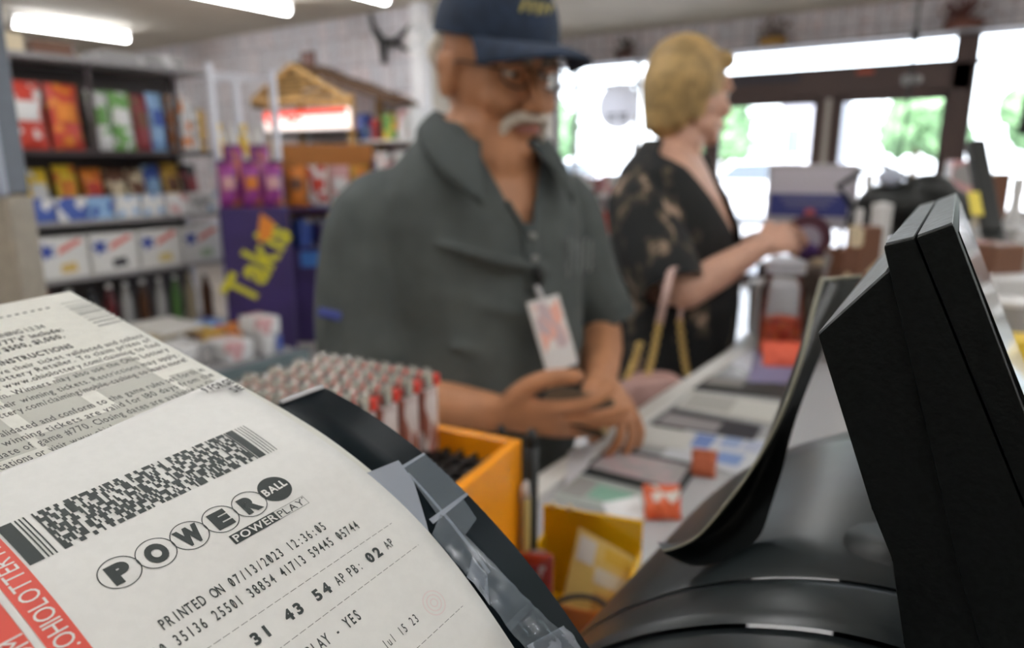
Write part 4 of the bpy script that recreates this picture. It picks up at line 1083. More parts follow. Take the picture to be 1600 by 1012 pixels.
for i, x in enumerate((-.22, -.07, .08, .23)):
    box_t('drink_carton', V((p1.x, p1.y, .742))+fx*x-V((.06, .06, 0)), V((p1.x, p1.y, .742+.22))+fx*x+V((.06, .06, 0)), P2('dpurple' if i % 2 else 'blue', 'grey', 14), 'dark blue carton on lower shelf of orange display rack, %s from left' % ords[i], 'box', 'cartons on the rack lower shelf')
# wooden-roofed display against the papered wall
p2 = at(500, 250, 6.0); p2.z = 0; p2.y = 5.15
H = thing('roofed_display', p2, 'wooden roofed hut display with red and white sign, near papered wall', 'display')
def hp_(x, y): return hy(x, y, 5.10)
M_wood = mat('pale_wood', (.45, .27, .10), .6, noise_=.25, ns=12); M_thatch = mat('brown_thatch', (.10, .055, .03), .9, noise_=.5, ns=30)
A = hp_(455, 104); Lb = hp_(396, 158); Rb = hp_(550, 160)
yb = 5.10
def beam(p, q, r=.035): return MB().tube([p, q], r, 8)
dbk = V((0, .50, 0))
for k in range(5):
    t_ = k*.2+.06
    a = A.lerp(Rb, t_)+V((0, 0, -.02)); c = A.lerp(Lb, t_)
    beam(V((c.x, yb+.02, a.z)), V((a.x, yb+.02, a.z)), .028).build('roof_slat', M_wood, H)
beam(A, Lb, .04).build('rafter', M_wood, H); beam(A, Rb, .04).build('rafter', M_wood, H); beam(Lb, Rb, .04).build('tie_beam', M_wood, H)
b = MB()
def th_(a, c, hh=0):
    p = A.lerp(Rb+V((.50, 0, -.04)), a)+V((0, .05+.40*c, .05)); return V((p.x, p.y, p.z+.03*noise.noise(p*14)+hh))
b.slab(th_, 18, 8, .05)
def th2(a, c, hh=0):
    p = A.lerp(Lb+V((-.12, 0, -.06)), a)+V((0, .05+.40*c, .05)); return V((p.x, p.y, p.z+.03*noise.noise(p*14)+hh))
b.slab(th2, 18, 8, .05); b.build('thatch_roof', M_thatch, H)
sg0 = hp_(420, 205); sg1 = hp_(548, 168)
MB().box((sg0.x, yb-.05, sg0.z), (sg1.x, yb, sg1.z), .01).build('sign_box', mat('lit_white_sign', (.8, .75, .72), .4, emit=(1, .85, .8), es=.7), H)
b = MB(); b.box((sg0.x+.01, yb-.056, sg1.z-.06), (sg1.x-.01, yb-.051, sg1.z-.005))
for k in range(2):
    x_ = sg0.x+.13+k*.36; b.tube([(x_-.10, yb-.055, sg1.z-.06), (x_-.02, yb-.055, sg1.z-.13), (x_+.04, yb-.055, sg1.z-.08), (x_+.14, yb-.055, sg1.z-.10)], .018, 8)
b.build('red_sign_print', mat('lit_red', (.7, .03, .01), .4, emit=(.9, .03, .01), es=.6), H)
for x in (sg0.x+.03, sg1.x-.03): MB().box((x-.03, yb, 0), (x+.03, yb+.06, Lb.z), .004).build('front_post', M_wood if x > -6 else M_wood, H)
for x in (sg0.x+.03, sg1.x-.03): MB().box((x-.03, yb+.40, 0), (x+.03, yb+.46, Lb.z), .004).build('rear_post', M_wood, H)
for z in (1.32, .95, .55): MB().box((sg0.x, yb, z-.03), (sg1.x, yb+.45, z), .004).build('display_shelf', M_dk, H)
MB().box((sg0.x, yb, sg0.z-.06), (sg1.x, yb+.45, sg0.z-.02), .004).build('top_shelf', M_black, H)
for zi, z in enumerate((1.32, .95)):
    for i in range(6):
        a, c_ = [('orange', 'brown'), ('black', 'green'), ('grey', 'brown'), ('orange', 'pink'), ('brown', 'orange'), ('maroon', 'grey')][(i+zi*2) % 6]
        x_ = sg0.x+.13+i*(sg1.x-sg0.x-.26)/5
        box_t('liquor_carton', (x_-.05, yb+.06, z+.001), (x_+.05, yb+.20, z+.21+.02*(i % 3)), P2(a, c_, 18), '%s and %s carton on %s shelf of wooden roofed display, %s from left' % (a, c_, ['upper', 'middle'][zi], ords[i]), 'box', 'cartons on the roofed display')
# shelf with bright packs right of the hut
q0 = hy(556, 232, 5.30); q1 = hy(640, 232, 5.30)
o = thing('wall_rack', (q0.x+.3, 5.4, 0), 'pale wall rack with bright packs between wooden hut display and man', 'shelf')
for x in (q0.x-.04, q1.x+.1): MB().box((x-.015, 5.22, 0), (x+.015, 5.60, 1.9), .003).build('side_panel', M_white, o)
for z in (1.60, 1.22, .8): MB().box((q0.x-.04, 5.22, z-.025), (q1.x+.10, 5.60, z), .003).build('shelf_board', M_white, o)
for i, (px, w_, h, a, c_) in enumerate(((567, .14, .26, 'blue', 'sky'), (590, .12, .20, 'maroon', 'red'), (611, .15, .25, 'yellow', 'green'), (632, .12, .28, 'white', 'pink'))):
    x_ = hy(px, 200, 5.3).x
    box_t('snack_pack', (x_-w_/2, 5.26, 1.601), (x_+w_/2, 5.36, 1.601+h), P2(a, c_, 14), '%s pack on top board of pale wall rack, %s from left' % (a, ords[i]), 'box', 'packs on the pale wall rack')
for i, (px, a) in enumerate(((567, 'white'), (600, 'pink'), (630, 'white'))):
    x_ = hy(px, 240, 5.3).x
    box_t('paper_roll_pack', (x_-.08, 5.26, 1.221), (x_+.08, 5.40, 1.221+.26), P2(a, 'white', 10), '%s pack on middle board of pale wall rack, %s from left' % (a, ords[i]), 'box', 'packs on the middle board of the pale rack')
# wall ornaments
o = thing('antler_ornament', hy(608, 65, 5.64), 'black branching antler ornament high on papered wall, left of cap', 'ornament')
W = lambda x, y, d=.03: hy(x, y, 5.64-d)
b = MB()
b.tube([W(578, 22), W(584, 45, .08), W(598, 66, .10), W(600, 98)], [.018, .03, .05, .028], 8); b.build('skull_and_antler', M_black, o, True)
b = MB(); b.tube([W(598, 66, .08), W(618, 64, .14), W(640, 42, .12), W(650, 30, .08)], [.045, .03, .022, .012], 8); b.build('antler', M_black, o, True)
b = MB(); b.tube([W(618, 66, .12), W(634, 78, .12), W(652, 74, .1)], [.026, .02, .012], 8); b.build('antler_tine', M_black, o, True)
b = MB(); b.tube([W(640, 42, .12), W(652, 50, .10)], [.018, .012], 8); b.build('antler_tine', M_black, o, True)
q = hy(480, 95, 5.62); o = thing('wall_plaque', q, 'small brown wooden plaque on papered wall above hut roof', 'plaque')
MB().box((q.x-.11, 5.615, q.z-.10), (q.x+.11, 5.648, q.z+.10), .006).build('board', mat('plaque_brown', (.17, .07, .05), .5), o); MB().box((q.x-.07, 5.608, q.z-.06), (q.x+.07, 5.614, q.z+.06), .002).build('plate', mat('plate_red', (.24, .10, .08), .4), o)
q = hy(667, 62, 5.45); o = thing('wall_fan', q, 'round white wall fan on the white column left of cap', 'fan')
FMx = frame(V((q.x, 5.36, q.z)), (1, 0, 0), (0, 0, 1), (0, -1, 0))
MB().tube([(q.x, 5.519, q.z), (q.x, 5.42, q.z)], .045, 14).build('motor_housing', M_white, o, True)
b = MB()
for r_ in (.05, .09, .13, .165):
    b.tube([FMx @ V((r_*math.cos(2*pi*k/28), r_*math.sin(2*pi*k/28), .012-.25*r_*r_)) for k in range(29)], .0045 if r_ < .16 else .010, 6, False)
for k in range(24): b.tube([FMx @ V((.02*math.cos(k*pi/12), .02*math.sin(k*pi/12), .012)), FMx @ V((.165*math.cos(k*pi/12), .165*math.sin(k*pi/12), 0))], .002, 4)
b.build('grille', M_white, o)
for k in range(4):
    a = k*pi/2+.4; MB().add([FMx @ V((.02*math.cos(a), .02*math.sin(a), -.03)), FMx @ V((.15*math.cos(a-.3), .15*math.sin(a-.3), -.045)), FMx @ V((.155*math.cos(a+.35), .155*math.sin(a+.35), -.015))], [[0, 1, 2]]).build('blade', mat('blade_grey', (.6, .62, .66), .3), o)
# boxes on top of the tall shelving
for i, (y, a, h) in enumerate(((1.72, 'cream', .10), (1.98, 'brown', .08), (2.35, 'grey', .07), (2.66, 'white', .08))):
    box_t('stored_carton', (GX-.36, y-.11, 1.972), (GX-.10, y+.11, 1.972+h), P2(a, 'grey', 8), 'flat %s carton lying on top of the tall shelving unit' % a, 'box', 'cartons on top of the shelving')
# far-left wall pipes and cartons under ceiling
o = solo('wall_pipe', MB().tube([(-11.15, 5.0, .13), (-11.15, 5.0, 2.85)], .05, 12), mat('rust_pipe', (.22, .16, .11), .7), 'brown vertical pipe on far left wall near the corner', 'pipe', smooth=True)
o = thing('storage_shelf', (-10.8, 4.0, 0), 'grey storage rack against the far left wall', 'shelf')
for y in (3.0, 4.6):
    for x in (-11.1, -10.6): MB().box((x-.02, y-.02, 0), (x+.02, y+.02, 2.1)).build('post', M_gond, o)
for z in (2.05, 1.5, .9, .3): MB().box((-11.12, 2.98, z-.03), (-10.58, 4.62, z)).build('shelf_board', M_gond, o)
for i in range(5):
    box_t('stored_carton', (-11.05, 3.08+i*.31, 2.052), (-10.65, 3.33+i*.31, 2.052+.15+.05*(i % 3)), P2(['cream', 'brown', 'grey', 'cream', 'brown'][i], 'grey', 6), 'faded carton on far left storage rack top, %s from the left' % ords[i], 'box', 'cartons on the far storage rack')

# ================================================================ WINDOW WALL ITEMS
def wy(x, y, d=.06): return hy(x, y, YW-d)
def transl(name, c):
    m = mat(name, c, .6); n = m.node_tree; t = n.nodes.new('ShaderNodeBsdfTranslucent'); t.inputs[0].default_value = (*c, 1)
    x = n.nodes.new('ShaderNodeMixShader'); x.inputs[0].default_value = .5
    n.links.new(n.nodes['Principled BSDF'].outputs[0], x.inputs[1]); n.links.new(t.outputs[0], x.inputs[2]); n.links.new(x.outputs[0], n.nodes['Material Output'].inputs[0]); return m
c = wy(966, 166, .10)
o = thing('round_sign', c, 'round pale sign hanging in window left of blonde woman', 'sign')
r_ = (wy(998, 166).x-wy(934, 166).x)/2
MB().tube([(c.x, YW-.11, c.z), (c.x, YW-.095, c.z)], r_, 36).build('sign_disc', transl('sign_grey', (.85, .84, .86)), o)
b = MB()
for k, (dx, dz, w_) in enumerate(((-.08, -.10, .11), (.07, -.10, .12), (-.08, -.15, .10), (.08, -.15, .10))): b.box((c.x+dx-w_/2, YW-.114, c.z+dz-.015), (c.x+dx+w_/2, YW-.111, c.z+dz+.015), .001)
b.build('dark_print', card((.12, .12, .13)), o)
MB().tube([(c.x, YW-.10, c.z+r_), (c.x, YW-.07, 2.56)], .003, 6).build('hanging_string', M_black, o)
# posters on the right door pane
def poster(name, x0, y0, x1, y1, m, label, extra=None, d=.015, cat='poster'):
    a = wy(x0, y1, d); c2 = wy(x1, y0, d)
    o = thing(name, V(((a.x+c2.x)/2, YW-d, a.z)), label, cat)
    MB().box((a.x, YW-d-.002, a.z), (c2.x, YW-d, c2.z)).build('sheet', m, o)
    if extra: extra(o, a, c2)
    return o
def reds(o, a, c2):
    for s in ((.05, .20), (.80, .97)):
        MB().box((a.x+(c2.x-a.x)*s[0], YW-.021, a.z+.01), (a.x+(c2.x-a.x)*s[1], YW-.0175, c2.z-.01)).build('red_block', card((.55, .06, .10)), o)
poster('window_banner', 1322, 126, 1500, 145, card((.10, .12, .42)), 'blue banner with red ends along top of right door pane', reds)
def multi(o, a, c2):
    h = (c2.z-a.z)/6
    for k, cc in enumerate(((.5, .05, .08), (.35, .33, .36), (.5, .06, .08), (.30, .15, .45), (.5, .48, .42), (.4, .3, .5))):
        MB().box((a.x+.005, YW-.021, a.z+h*k+.01), (c2.x-.005, YW-.0175, a.z+h*(k+1)-.01)).build('sticker', card(cc), o)
poster('sticker_strip', 1478, 146, 1498, 255, card((.25, .22, .30)), 'column of coloured stickers down right side of right door pane', multi)
poster('door_notice', 1140, 116, 1250, 134, card((.05, .045, .06)), 'dark plate on brown header above the left door pane', None, .045)
poster('hours_notice', 1338, 108, 1366, 116, card((.5, .10, .05)), 'small red sticker on brown header above right door pane', None, .045)
# baskets and birds' nests on the ledge above the windows
b = MB().box((-5.0, YW-.24, 2.545), (3.4, YW-.031, 2.57), .003); struct('trim_6', b, M_trim)
def nest(px, py, w_, h, base, top, label, n=22):
    p = wy(px, py, .13); z0 = 2.572
    o = thing('ledge_decoration', (p.x, YW-.13, z0), label, 'ornament', 'decorations on the ledge over the windows')
    MB().lathe([(.02, 0), (w_*.40, .004), (w_*.5, .04), (w_*.46, .075), (w_*.1, .076)], 18, Matrix.Translation((p.x, YW-.13, z0))).build('basket', base, o, 40)
    b = MB()
    for k in range(n):
        a = R.random()*2*pi; e = R.random()*1.2+.15; L = h*(.6+.4*R.random()); d = V((math.cos(a)*math.cos(e)*.8, math.sin(a)*math.cos(e)*.5, math.sin(e)))
        s0 = V((p.x, YW-.13, z0+.05)); b.tube([s0, s0+d*L*.5+V((0, 0, .01)), s0+d*L], [.012, .008, .004], 5)
        b.ell(s0+d*L, (.018, .014, .022), None, 6)
    b.build('dried_flowers', top, o)
nest(975, 72, .22, .22, mat('basket_dark', (.12, .06, .05), .8), mat('dried_teal', (.10, .12, .11), .8, c2=(.20, .10, .08), ns=8), 'dark dried arrangement with teal top on ledge, nearest the cap brim')
nest(1208, 60, .30, .25, mat('basket_gold', (.42, .24, .06), .8), mat('dried_brown', (.12, .08, .06), .8), 'brown dried arrangement in golden basket on ledge above door')
nest(1505, 40, .34, .26, mat('basket_red', (.18, .07, .05), .8), mat('dried_red', (.16, .06, .05), .8), 'reddish dried arrangement on ledge at the right, above the door post', 30)
# hanging cord with cluster
c0_ = at(1440, -20, 3.4); c1_ = V((c0_.x, c0_.y, 1.2))
o = thing('bead_hanging', V((c0_.x, c0_.y, 1.2)), 'thin black cord with grey beads hanging from ceiling before right door', 'ornament')
MB().tube([(c0_.x, c0_.y, 2.899), (c0_.x, c0_.y, 1.55), (c0_.x-.02, c0_.y, 1.2)], .006, 8).build('cord', M_black, o)
zc_ = at(1440, 122, 3.4).z
b = MB()
for k in range(9): b.ell((c0_.x+.03*math.cos(k*2.1), c0_.y+.03*math.sin(k*2.1), zc_+.012*math.sin(k*3.3)), (.022, .022, .014), None, 8)
b.build('beads', mat('bead_grey', (.2, .2, .2), .4), o, True)
MB().ell((c0_.x, c0_.y, at(1440, 52, 3.4).z), (.022, .022, .035), None, 10).build('knot', M_black, o, True)
# low window seat shelf with boxes left of the woman
o = thing('window_shelf', (-4.3, 7.9, 0), 'low pale shelf under the window, seen between the two people', 'shelf')
MB().box((-4.98, 7.75, .96), (-3.2, 8.15, .99), .003).build('shelf_board', M_white, o)
for x in (-4.9, -3.28): MB().box((x-.02, 7.8, 0), (x+.02, 8.1, .96)).build('leg', M_white, o)
MB().box((-4.98, 7.76, .45), (-3.2, 8.14, .48), .003).build('lower_board', M_white, o)
for i, (x, h, a) in enumerate(((-4.75, .22, 'pink'), (-4.50, .26, 'white'), (-4.27, .20, 'maroon'), (-4.05, .24, 'pink'), (-3.8, .2, 'white'))):
    box_t('boxed_goods', (x-.10, 7.82, .991), (x+.10, 8.0, .991+h), P2(a, 'white', 8), '%s box on the low window shelf, %s from left' % (a, ords[i]), 'box', 'boxes on the window shelf')
for i, x in enumerate((-4.7, -4.4, -4.1, -3.8)):
    box_t('boxed_goods', (x-.12, 7.82, .481), (x+.12, 8.05, .481+.3), P2(['white', 'pink', 'red', 'grey'][i], 'white', 8), '%s box on lower board of window shelf, %s from left' % (['white', 'pink', 'red', 'grey'][i], ords[i]), 'box', 'boxes on the lower window shelf')
#@@PART4
# ================================================================ ON THE COUNTER
CT = CZ+.0005
def cp(x, y): return hz(x, y, CT)
def flat(name, pts, t, m, label, cat, group=None, parts=None, lift=0):
    """thin card lying on the counter, corners given as seen in the photo"""
    P = [hz(x, y, CT+lift) for x, y in pts]; c = sum(P, V((0, 0, 0)))/len(P)
    # square it up: parallelogram from three corners
    o = thing(name, c, label, cat, group)
    MB().prism([(p.x, p.y, p.z) for p in P], (0, 0, t)).build('card', m, o)
    def sub(nm, a, b_, c_, d, mm):                   # fractions inside the card
        q = lambda u, v: (P[0]*(1-u)+P[1]*u)*(1-v)+(P[3]*(1-u)+P[2]*u)*v
        MB().prism([(*q(u, v).xy, CT+lift+t) for u, v in ((a, b_), (c_, b_), (c_, d), (a, d))], (0, 0, .0004)).build(nm, mm, o)
    if parts: parts(sub)
    return o
K = card
flat('scratch_card', [(1000, 588), (1080, 604), (1115, 640), (0, 0)][:3]+[(1030, 622)], .002, K((.6, .6, .58)), 'pale card on counter near the pink handbag', 'card') if False else None
flat('game_board', [(955, 700), (1092, 728), (1060, 778), (905, 738)], .003, K((.025, .03, .032)), 'black-bordered grey and pink ticket board nearest on counter', 'ticket board', 'ticket boards on the counter',
     lambda s: (s('face', .04, .12, .93, .82, pattern('pinkish_print', [(.42, .37, .38), (.36, .34, .35), (.46, .36, .38)], (60, 60, 60))),))
flat('game_board', [(985, 660), (1090, 680), (1072, 705), (960, 690)], .003, K((.60, .60, .58)), 'white blank card beyond the nearest black-bordered board', 'ticket board', 'ticket boards on the counter')
flat('price_sheet', [(1075, 668), (1205, 690), (1165, 742), (1030, 715)], .0015, K((.58, .60, .64)), 'white sheet with blue print patches on the counter, beside boards', 'sheet', None,
     lambda s: (s('blue_print', .10, .15, .42, .55, K((.16, .24, .52))), s('blue_print', .50, .10, .72, .40, K((.30, .38, .60))), s('blue_print', .58, .55, .86, .85, K((.20, .30, .58))), s('pale_print', .76, .08, .96, .42, K((.42, .46, .60)))))
flat('game_board', [(1050, 640), (1190, 668), (1178, 690), (1020, 664)], .003, K((.03, .03, .04)), 'black-bordered grey ticket board in the middle of counter', 'ticket board', 'ticket boards on the counter',
     lambda s: s('face', .03, .30, .62, .95, K((.30, .28, .29))))
flat('game_board', [(1080, 612), (1220, 632), (1205, 662), (1056, 637)], .003, K((.60, .60, .57)), 'white ticket board beyond the middle black-bordered board', 'ticket board', 'ticket boards on the counter',
     lambda s: s('grey_face', .05, .1, .55, .9, K((.42, .42, .40))))
flat('game_board', [(1098, 588), (1240, 604), (1230, 624), (1078, 607)], .003, K((.04, .04, .04)), 'dark ticket board near handbag end of counter', 'ticket board', 'ticket boards on the counter',
     lambda s: s('face', .1, .1, .5, .6, K((.24, .23, .22))))
flat('paper_sheet', [(1122, 560), (1168, 520), (1240, 520), (1215, 600)], .001, K((.66, .68, .74)), 'white paper sheet on the far part of the counter beside woman', 'sheet')
flat('purple_leaflet', [(1180, 548), (1275, 540), (1262, 600), (1168, 598)], .002, K((.22, .20, .34)), 'purple-grey leaflet on far part of the counter', 'leaflet', None, lambda s: s('print', .1, .2, .6, .5, K((.42, .38, .5))), .002)
flat('green_ticket_strip', [(905, 742), (1040, 778), (1005, 815), (862, 778)], .002, K((.36, .40, .38)), 'pale grey-green ticket strip at near end of counter edge', 'ticket', None, lambda s: (s('green_print', .3, .2, .7, .7, K((.22, .42, .33))), s('grey_print', .02, .1, .28, .8, K((.30, .30, .29)))))
flat('white_ticket', [(888, 706), (930, 690), (918, 730), (884, 760)], .002, K((.66, .66, .70)), 'small white slip on the counter edge below hands', 'slip', None, None, .004)
flat('clear_wrapper', [(940, 790), (1000, 778), (1008, 812), (955, 818)], .004, mat('glare_wrap', (.85, .87, .9), .12), 'cellophane packet with painted white glare behind the yellow display box', 'packet')  # near-white colour stands in for glare on the wrapper
# orange packets
def packet(name, px, py, z, w_, h, m, label, rz=0, tilt=-.5, cat='packet'):
    p = hz(px, py, z); return bag(name, p, w_, h, .02, m, label, cat, None, rz, tilt)
packet('candy_packet', 1036, 812, CT, .046, .034, pattern('orange_packet', [(.70, .10, .03), (.75, .14, .05), (.65, .6, .55)], (40, 40, 40), .3), 'crumpled orange-red packet with white print, beyond yellow box', .6)
packet('candy_packet', 1098, 745, CT, .035, .030, K((.42, .10, .04)), 'small rust-orange packet behind the dark dome', .3)
packet('candy_packet', 1225, 575, CT, .09, .05, K((.75, .12, .06)), 'bright red-orange packet at the foot of the candy jar', .5)
# jar
jp = hz(1216, 556, CT)
o = thing('candy_jar', jp, 'clear jar of red-orange candy with a grey lid, on the counter', 'jar')
JM = Matrix.Translation(jp); S4 = .048
MB().lathe([(.001, .001), (S4*.9, .001), (S4, .012), (S4, .15), (S4*.8, .175), (S4*.78, .19)], 24, JM).build('glass_jar', glassm('jar_glass', (.92, .93, .95), .15, .03), o, 40)
MB().lathe([(.001, .004), (S4*.84, .004), (S4*.92, .015), (S4*.92, .085), (S4*.5, .092), (.001, .094)], 20, JM).build('candy', pattern('red_candy', [(.75, .09, .02), (.6, .05, .02), (.8, .16, .04)], (90, 90, 90), .3), o, 40)
MB().lathe([(.001, .19), (S4*.86, .19), (S4*.86, .215), (S4*.3, .225), (.001, .226)], 24, JM).build('lid', mat('lid_grey', (.42, .42, .46), .3), o, 40)
# bright tub and small things behind the jar
tp = hz(1178, 545, CT)
q = hz(1176, 522, CT)+V((.04, .03, 0))
o = thing('white_tub', q, 'plain white tub on the counter, left of the candy jar', 'tub'); MB().lathe([(.055, 0), (.060, .01), (.064, .13), (.066, .135), (.058, .135), (.001, .12)], 24, Matrix.Translation(q)).build('tub_body', mat('bright_white', (.9, .9, .92), .3), o, 40)
q = hz(1160, 512, CT)
# acrylic stand with the notice
nf = at(1268, 298, 2.05); d2 = fdir(nf); x2 = V((-d2.y, d2.x, 0)); x2 = x2 if x2.dot(RT) > 0 else -x2
z0, z1 = at(1268, 358, 2.05).z, at(1268, 258, 2.05).z
NM = frame(V((nf.x, nf.y, 0)), x2, -d2, V((0, 0, 1)))
st = thing('notice_stand', V((nf.x, nf.y, CT)), 'counter notice in a frame, white over dark blue, standing behind the jar', 'sign')
hw = .122
MB().box((-.12, -.06, CT), (.12, .06, CT+.012), .003, NM).build('stand_base', M_trim, st)
for s in (-1, 1): MB().box((s*.09-.006, -.005, CT+.012), (s*.09+.006, .005, z0), .001, NM).build('upright', M_trim, st)
MB().box((-hw, -.008, z0), (hw, .008, z1+.004), .003, NM).build('frame', mat('frame_grey', (.50, .48, .52), .4), st)
b = MB().box((-hw+.010, -.0105, z0+.030), (hw-.022, -.0085, z1-.010), .0004, NM); b.build('white_panel', K((.60, .57, .64)), st)
b = MB().box((-hw+.010, -.0125, z0+.036), (hw-.022, -.0108, z0+.100), .0004, NM); b.build('blue_panel', K((.05, .06, .24)), st)
b = MB()
for k in range(3): b.box((-.085+.01*k, -.0140, z0+.086-k*.012), (.070-.012*k, -.0127, z0+.091-k*.012), .0002, NM)
b.build('faint_lines', K((.22, .22, .36)), st)
MB().ell(NM @ V((.0, -.014, z0+.048)), (.016, .004, .011), None, 12).build('red_seal', K((.55, .12, .14)), st, True)
# wreath shaped thing and goods around the stand
wp = at(1262, 372, 1.90)
o = thing('round_tin', V((wp.x, wp.y, wp.z-.07)), 'round maroon and purple tin with pale centre under the notice', 'tin')
WM2 = frame(wp, x2, d2*-1, V((0, 0, 1)))
WL = Matrix.Translation(wp) @ Matrix(((x2.x, 0, -d2.x*-1, 0), (x2.y, 0, -d2.y*-1, 0), (0, 1, 0, 0), (0, 0, 0, 1)))
b = MB().tube([wp-d2*.03, wp+d2*.01], .062, 28); b.build('tin_body', K((.10, .03, .05)), o, 40)
MB().tube([wp+d2*.0105, wp+d2*.013], .034, 24).build('pale_label', K((.40, .36, .45)), o)
MB().ell(wp+d2*.014-V((0, 0, .03)), (.03, .01, .02), None, 12).build('purple_label', K((.08, .03, .16)), o, True)
zt_ = wp.z-.0625
box_t('counter_rack', (wp.x-.10, wp.y-.10, CT), (wp.x+.12, wp.y+.10, zt_), pattern('rack_mix', [(.16, .12, .10), (.30, .24, .22), (.10, .08, .08), (.35, .30, .25)], (22, 22, 14)), 'brown mixed counter rack under the round maroon tin', 'rack', None, 0, .006)
# dark clutter: camera-like bundle, bags and packs to the right
def clutter(px, py, d, w_, h, kind, c, label, cat, zfrom=None, c2=None):
    p = at(px, py, d); z = zfrom if zfrom is not None else CT
    top = p.z+h/2
    m = P2(c, c2, 18) if c2 else plastic(C_.get(c, (.5, .5, .5)), 'cl_'+c, .4)
    nm = cat.replace(' ', '_')
    if kind == 'box': return box_t(nm, (p.x-w_/2, p.y-w_/2, z), (p.x+w_/2, p.y+w_/2, top), m, label, cat, None, R.random(), .004)
    o = thing(nm, V((p.x, p.y, z)), label, cat); H_ = top-z
    if kind == 'bottle':
        MB().lathe([(w_*.46, 0), (w_*.5, .01), (w_*.5, H_*.62), (w_*.2, H_*.82), (w_*.18, H_*.9)], 18, Matrix.Translation((p.x, p.y, z))).build('bottle_body', m, o, 40)
        MB().lathe([(w_*.22, H_*.9), (w_*.22, H_), (.001, H_)], 14, Matrix.Translation((p.x, p.y, z))).build('cap', M_white, o, 40)
    if kind == 'cup':
        MB().lathe([(w_*.36, 0), (w_*.38, .004), (w_*.5, H_), (w_*.46, H_), (.001, H_*.9)], 20, Matrix.Translation((p.x, p.y, z))).build('cup_body', m, o, 40)
        MB().lathe([(w_*.52, H_), (w_*.52, H_+.006), (.001, H_+.012)], 20, Matrix.Translation((p.x, p.y, z))).build('lid', M_white, o, 40)
    return o
# tall boxes that carry the bundle
bp0 = at(1405, 318, 1.75)
o = thing('camera_bundle', V((bp0.x, bp0.y, bp0.z-.10)), 'black lumpy bag with straps sitting behind the tilted black display', 'bag')
b = MB(); b.ell(bp0, (.10, .07, .055)); b.ell(bp0+V((.06, 0, .03)), (.06, .05, .045)); b.ell(bp0-V((.05, 0, .05)), (.07, .06, .05)); b.ell(bp0+V((.11, .02, -.02)), (.05, .05, .06))
remesh(b, 'bag_body', M_black, o, .008, 3)
MB().tube([bp0+V((-.10, 0, -.02)), bp0+V((-.14, -.02, .04)), bp0+V((-.06, -.02, .10)), bp0+V((.02, 0, .06))], .008, 8).build('strap', M_black, o, True)
MB().ell(bp0+V((-.02, -.05, .065)), (.030, .02, .022), None, 12).build('pale_buckle', K((.45, .50, .62)), o, True)
box_t('stacked_case', (bp0.x-.09, bp0.y-.09, CT), (bp0.x+.15, bp0.y+.10, bp0.z-.101), pattern('case_mix', [(.06, .05, .05), (.28, .24, .24), (.12, .08, .06), (.35, .33, .38)], (16, 16, 12)), 'dark stacked carton beneath the black lumpy bag', 'box', None, .15, .006)
for a in (
    (1340, 362, 1.55, .035, .10, 'bottle', 'cream', 'cream small bottle left of the black bag, behind the display', 'bottle'),
    (1356, 300, 1.95, .05, .10, 'bottle', 'grey', 'grey bottle between the notice stand and black bag', 'bottle'),
    (1350, 372, 1.45, .05, .05, 'box', 'brown', 'brown carton tucked left of the tilted display top', 'box', None, 'cream'),
    (1376, 350, 1.65, .045, .08, 'cup', 'white', 'white cup just left of the tilted display top', 'cup'),
    (1320, 420, 1.70, .07, .10, 'box', 'brown', 'brown carton right of the candy jar', 'box', None, 'grey'),
    (1290, 440, 1.85, .06, .12, 'box', 'cream', 'cream carton standing right behind the candy jar', 'box', None, 'brown'),
    (1548, 300, 1.90, .07, .10, 'box', 'brown', 'brown carton right of leaning black panel', 'box', None, 'cream'),
    (1585, 330, 1.70, .06, .16, 'bottle', 'white', 'white bottle at the right edge of view, upper one', 'bottle'),
    (1570, 388, 1.62, .10, .10, 'box', 'grey', 'grey carton at right edge of view, behind the display', 'box', None, 'white'),
    (1545, 420, 1.20, .07, .09, 'box', 'brown', 'rust brown carton right of the tilted display', 'box', None, 'pink'),
    (1590, 455, 1.15, .09, .05, 'box', 'white', 'white carton low at right edge of view', 'box'),
    (1572, 510, 1.05, .06, .07, 'cup', 'grey', 'grey cup low at the right edge of view', 'cup'),
    (1598, 560, .95, .06, .06, 'box', 'yellow', 'yellow-edged carton at right edge, lowest visible', 'box', None, 'grey'),
    (1505, 275, 2.30, .09, .10, 'box', 'pink', 'pinkish carton behind the leaning black panel', 'box', None, 'grey'),
    (1530, 262, 2.60, .08, .12, 'bottle', 'brown', 'brown bottle behind the leaning black panel', 'bottle'),
    (1462, 300, 2.10, .06, .08, 'box', 'cream', 'cream carton above the black bag on right', 'box', None, 'grey')):
    clutter(*a)
# leaning black panel (screen seen from the side) with a yellow label
lp0 = at(1527, 222, 1.50); lp1 = at(1552, 352, 1.40)
o = thing('leaning_screen', V((lp1.x, lp1.y, CT)), 'narrow black screen leaning, seen edge-on right of the tilted display', 'screen')
dd = (lp0-lp1).normalized(); sx = RT; sy = dd.cross(sx).normalized()
LM = frame(lp1, sx, sy, dd); Lh = (lp0-lp1).length
MB().box((-.022, -.012, -.02), (.012, .012, Lh), .004, LM).build('screen_housing', M_black, o)
MB().box((-.048, -.014, .015), (-.024, -.010, .075), .003, LM).build('yellow_label', K((.75, .62, .10)), o)
MB().tube([LM @ V((0, 0, -.018)), V((lp1.x+.02, lp1.y, CT+.02))], .018, 10).build('stand', M_black, o, True)
MB().lathe([(.001, 0), (.08, 0), (.08, .012), (.02, .02), (.001, .02)], 20, Matrix.Translation((lp1.x+.02, lp1.y, CT))).build('base', M_black, o, 40)
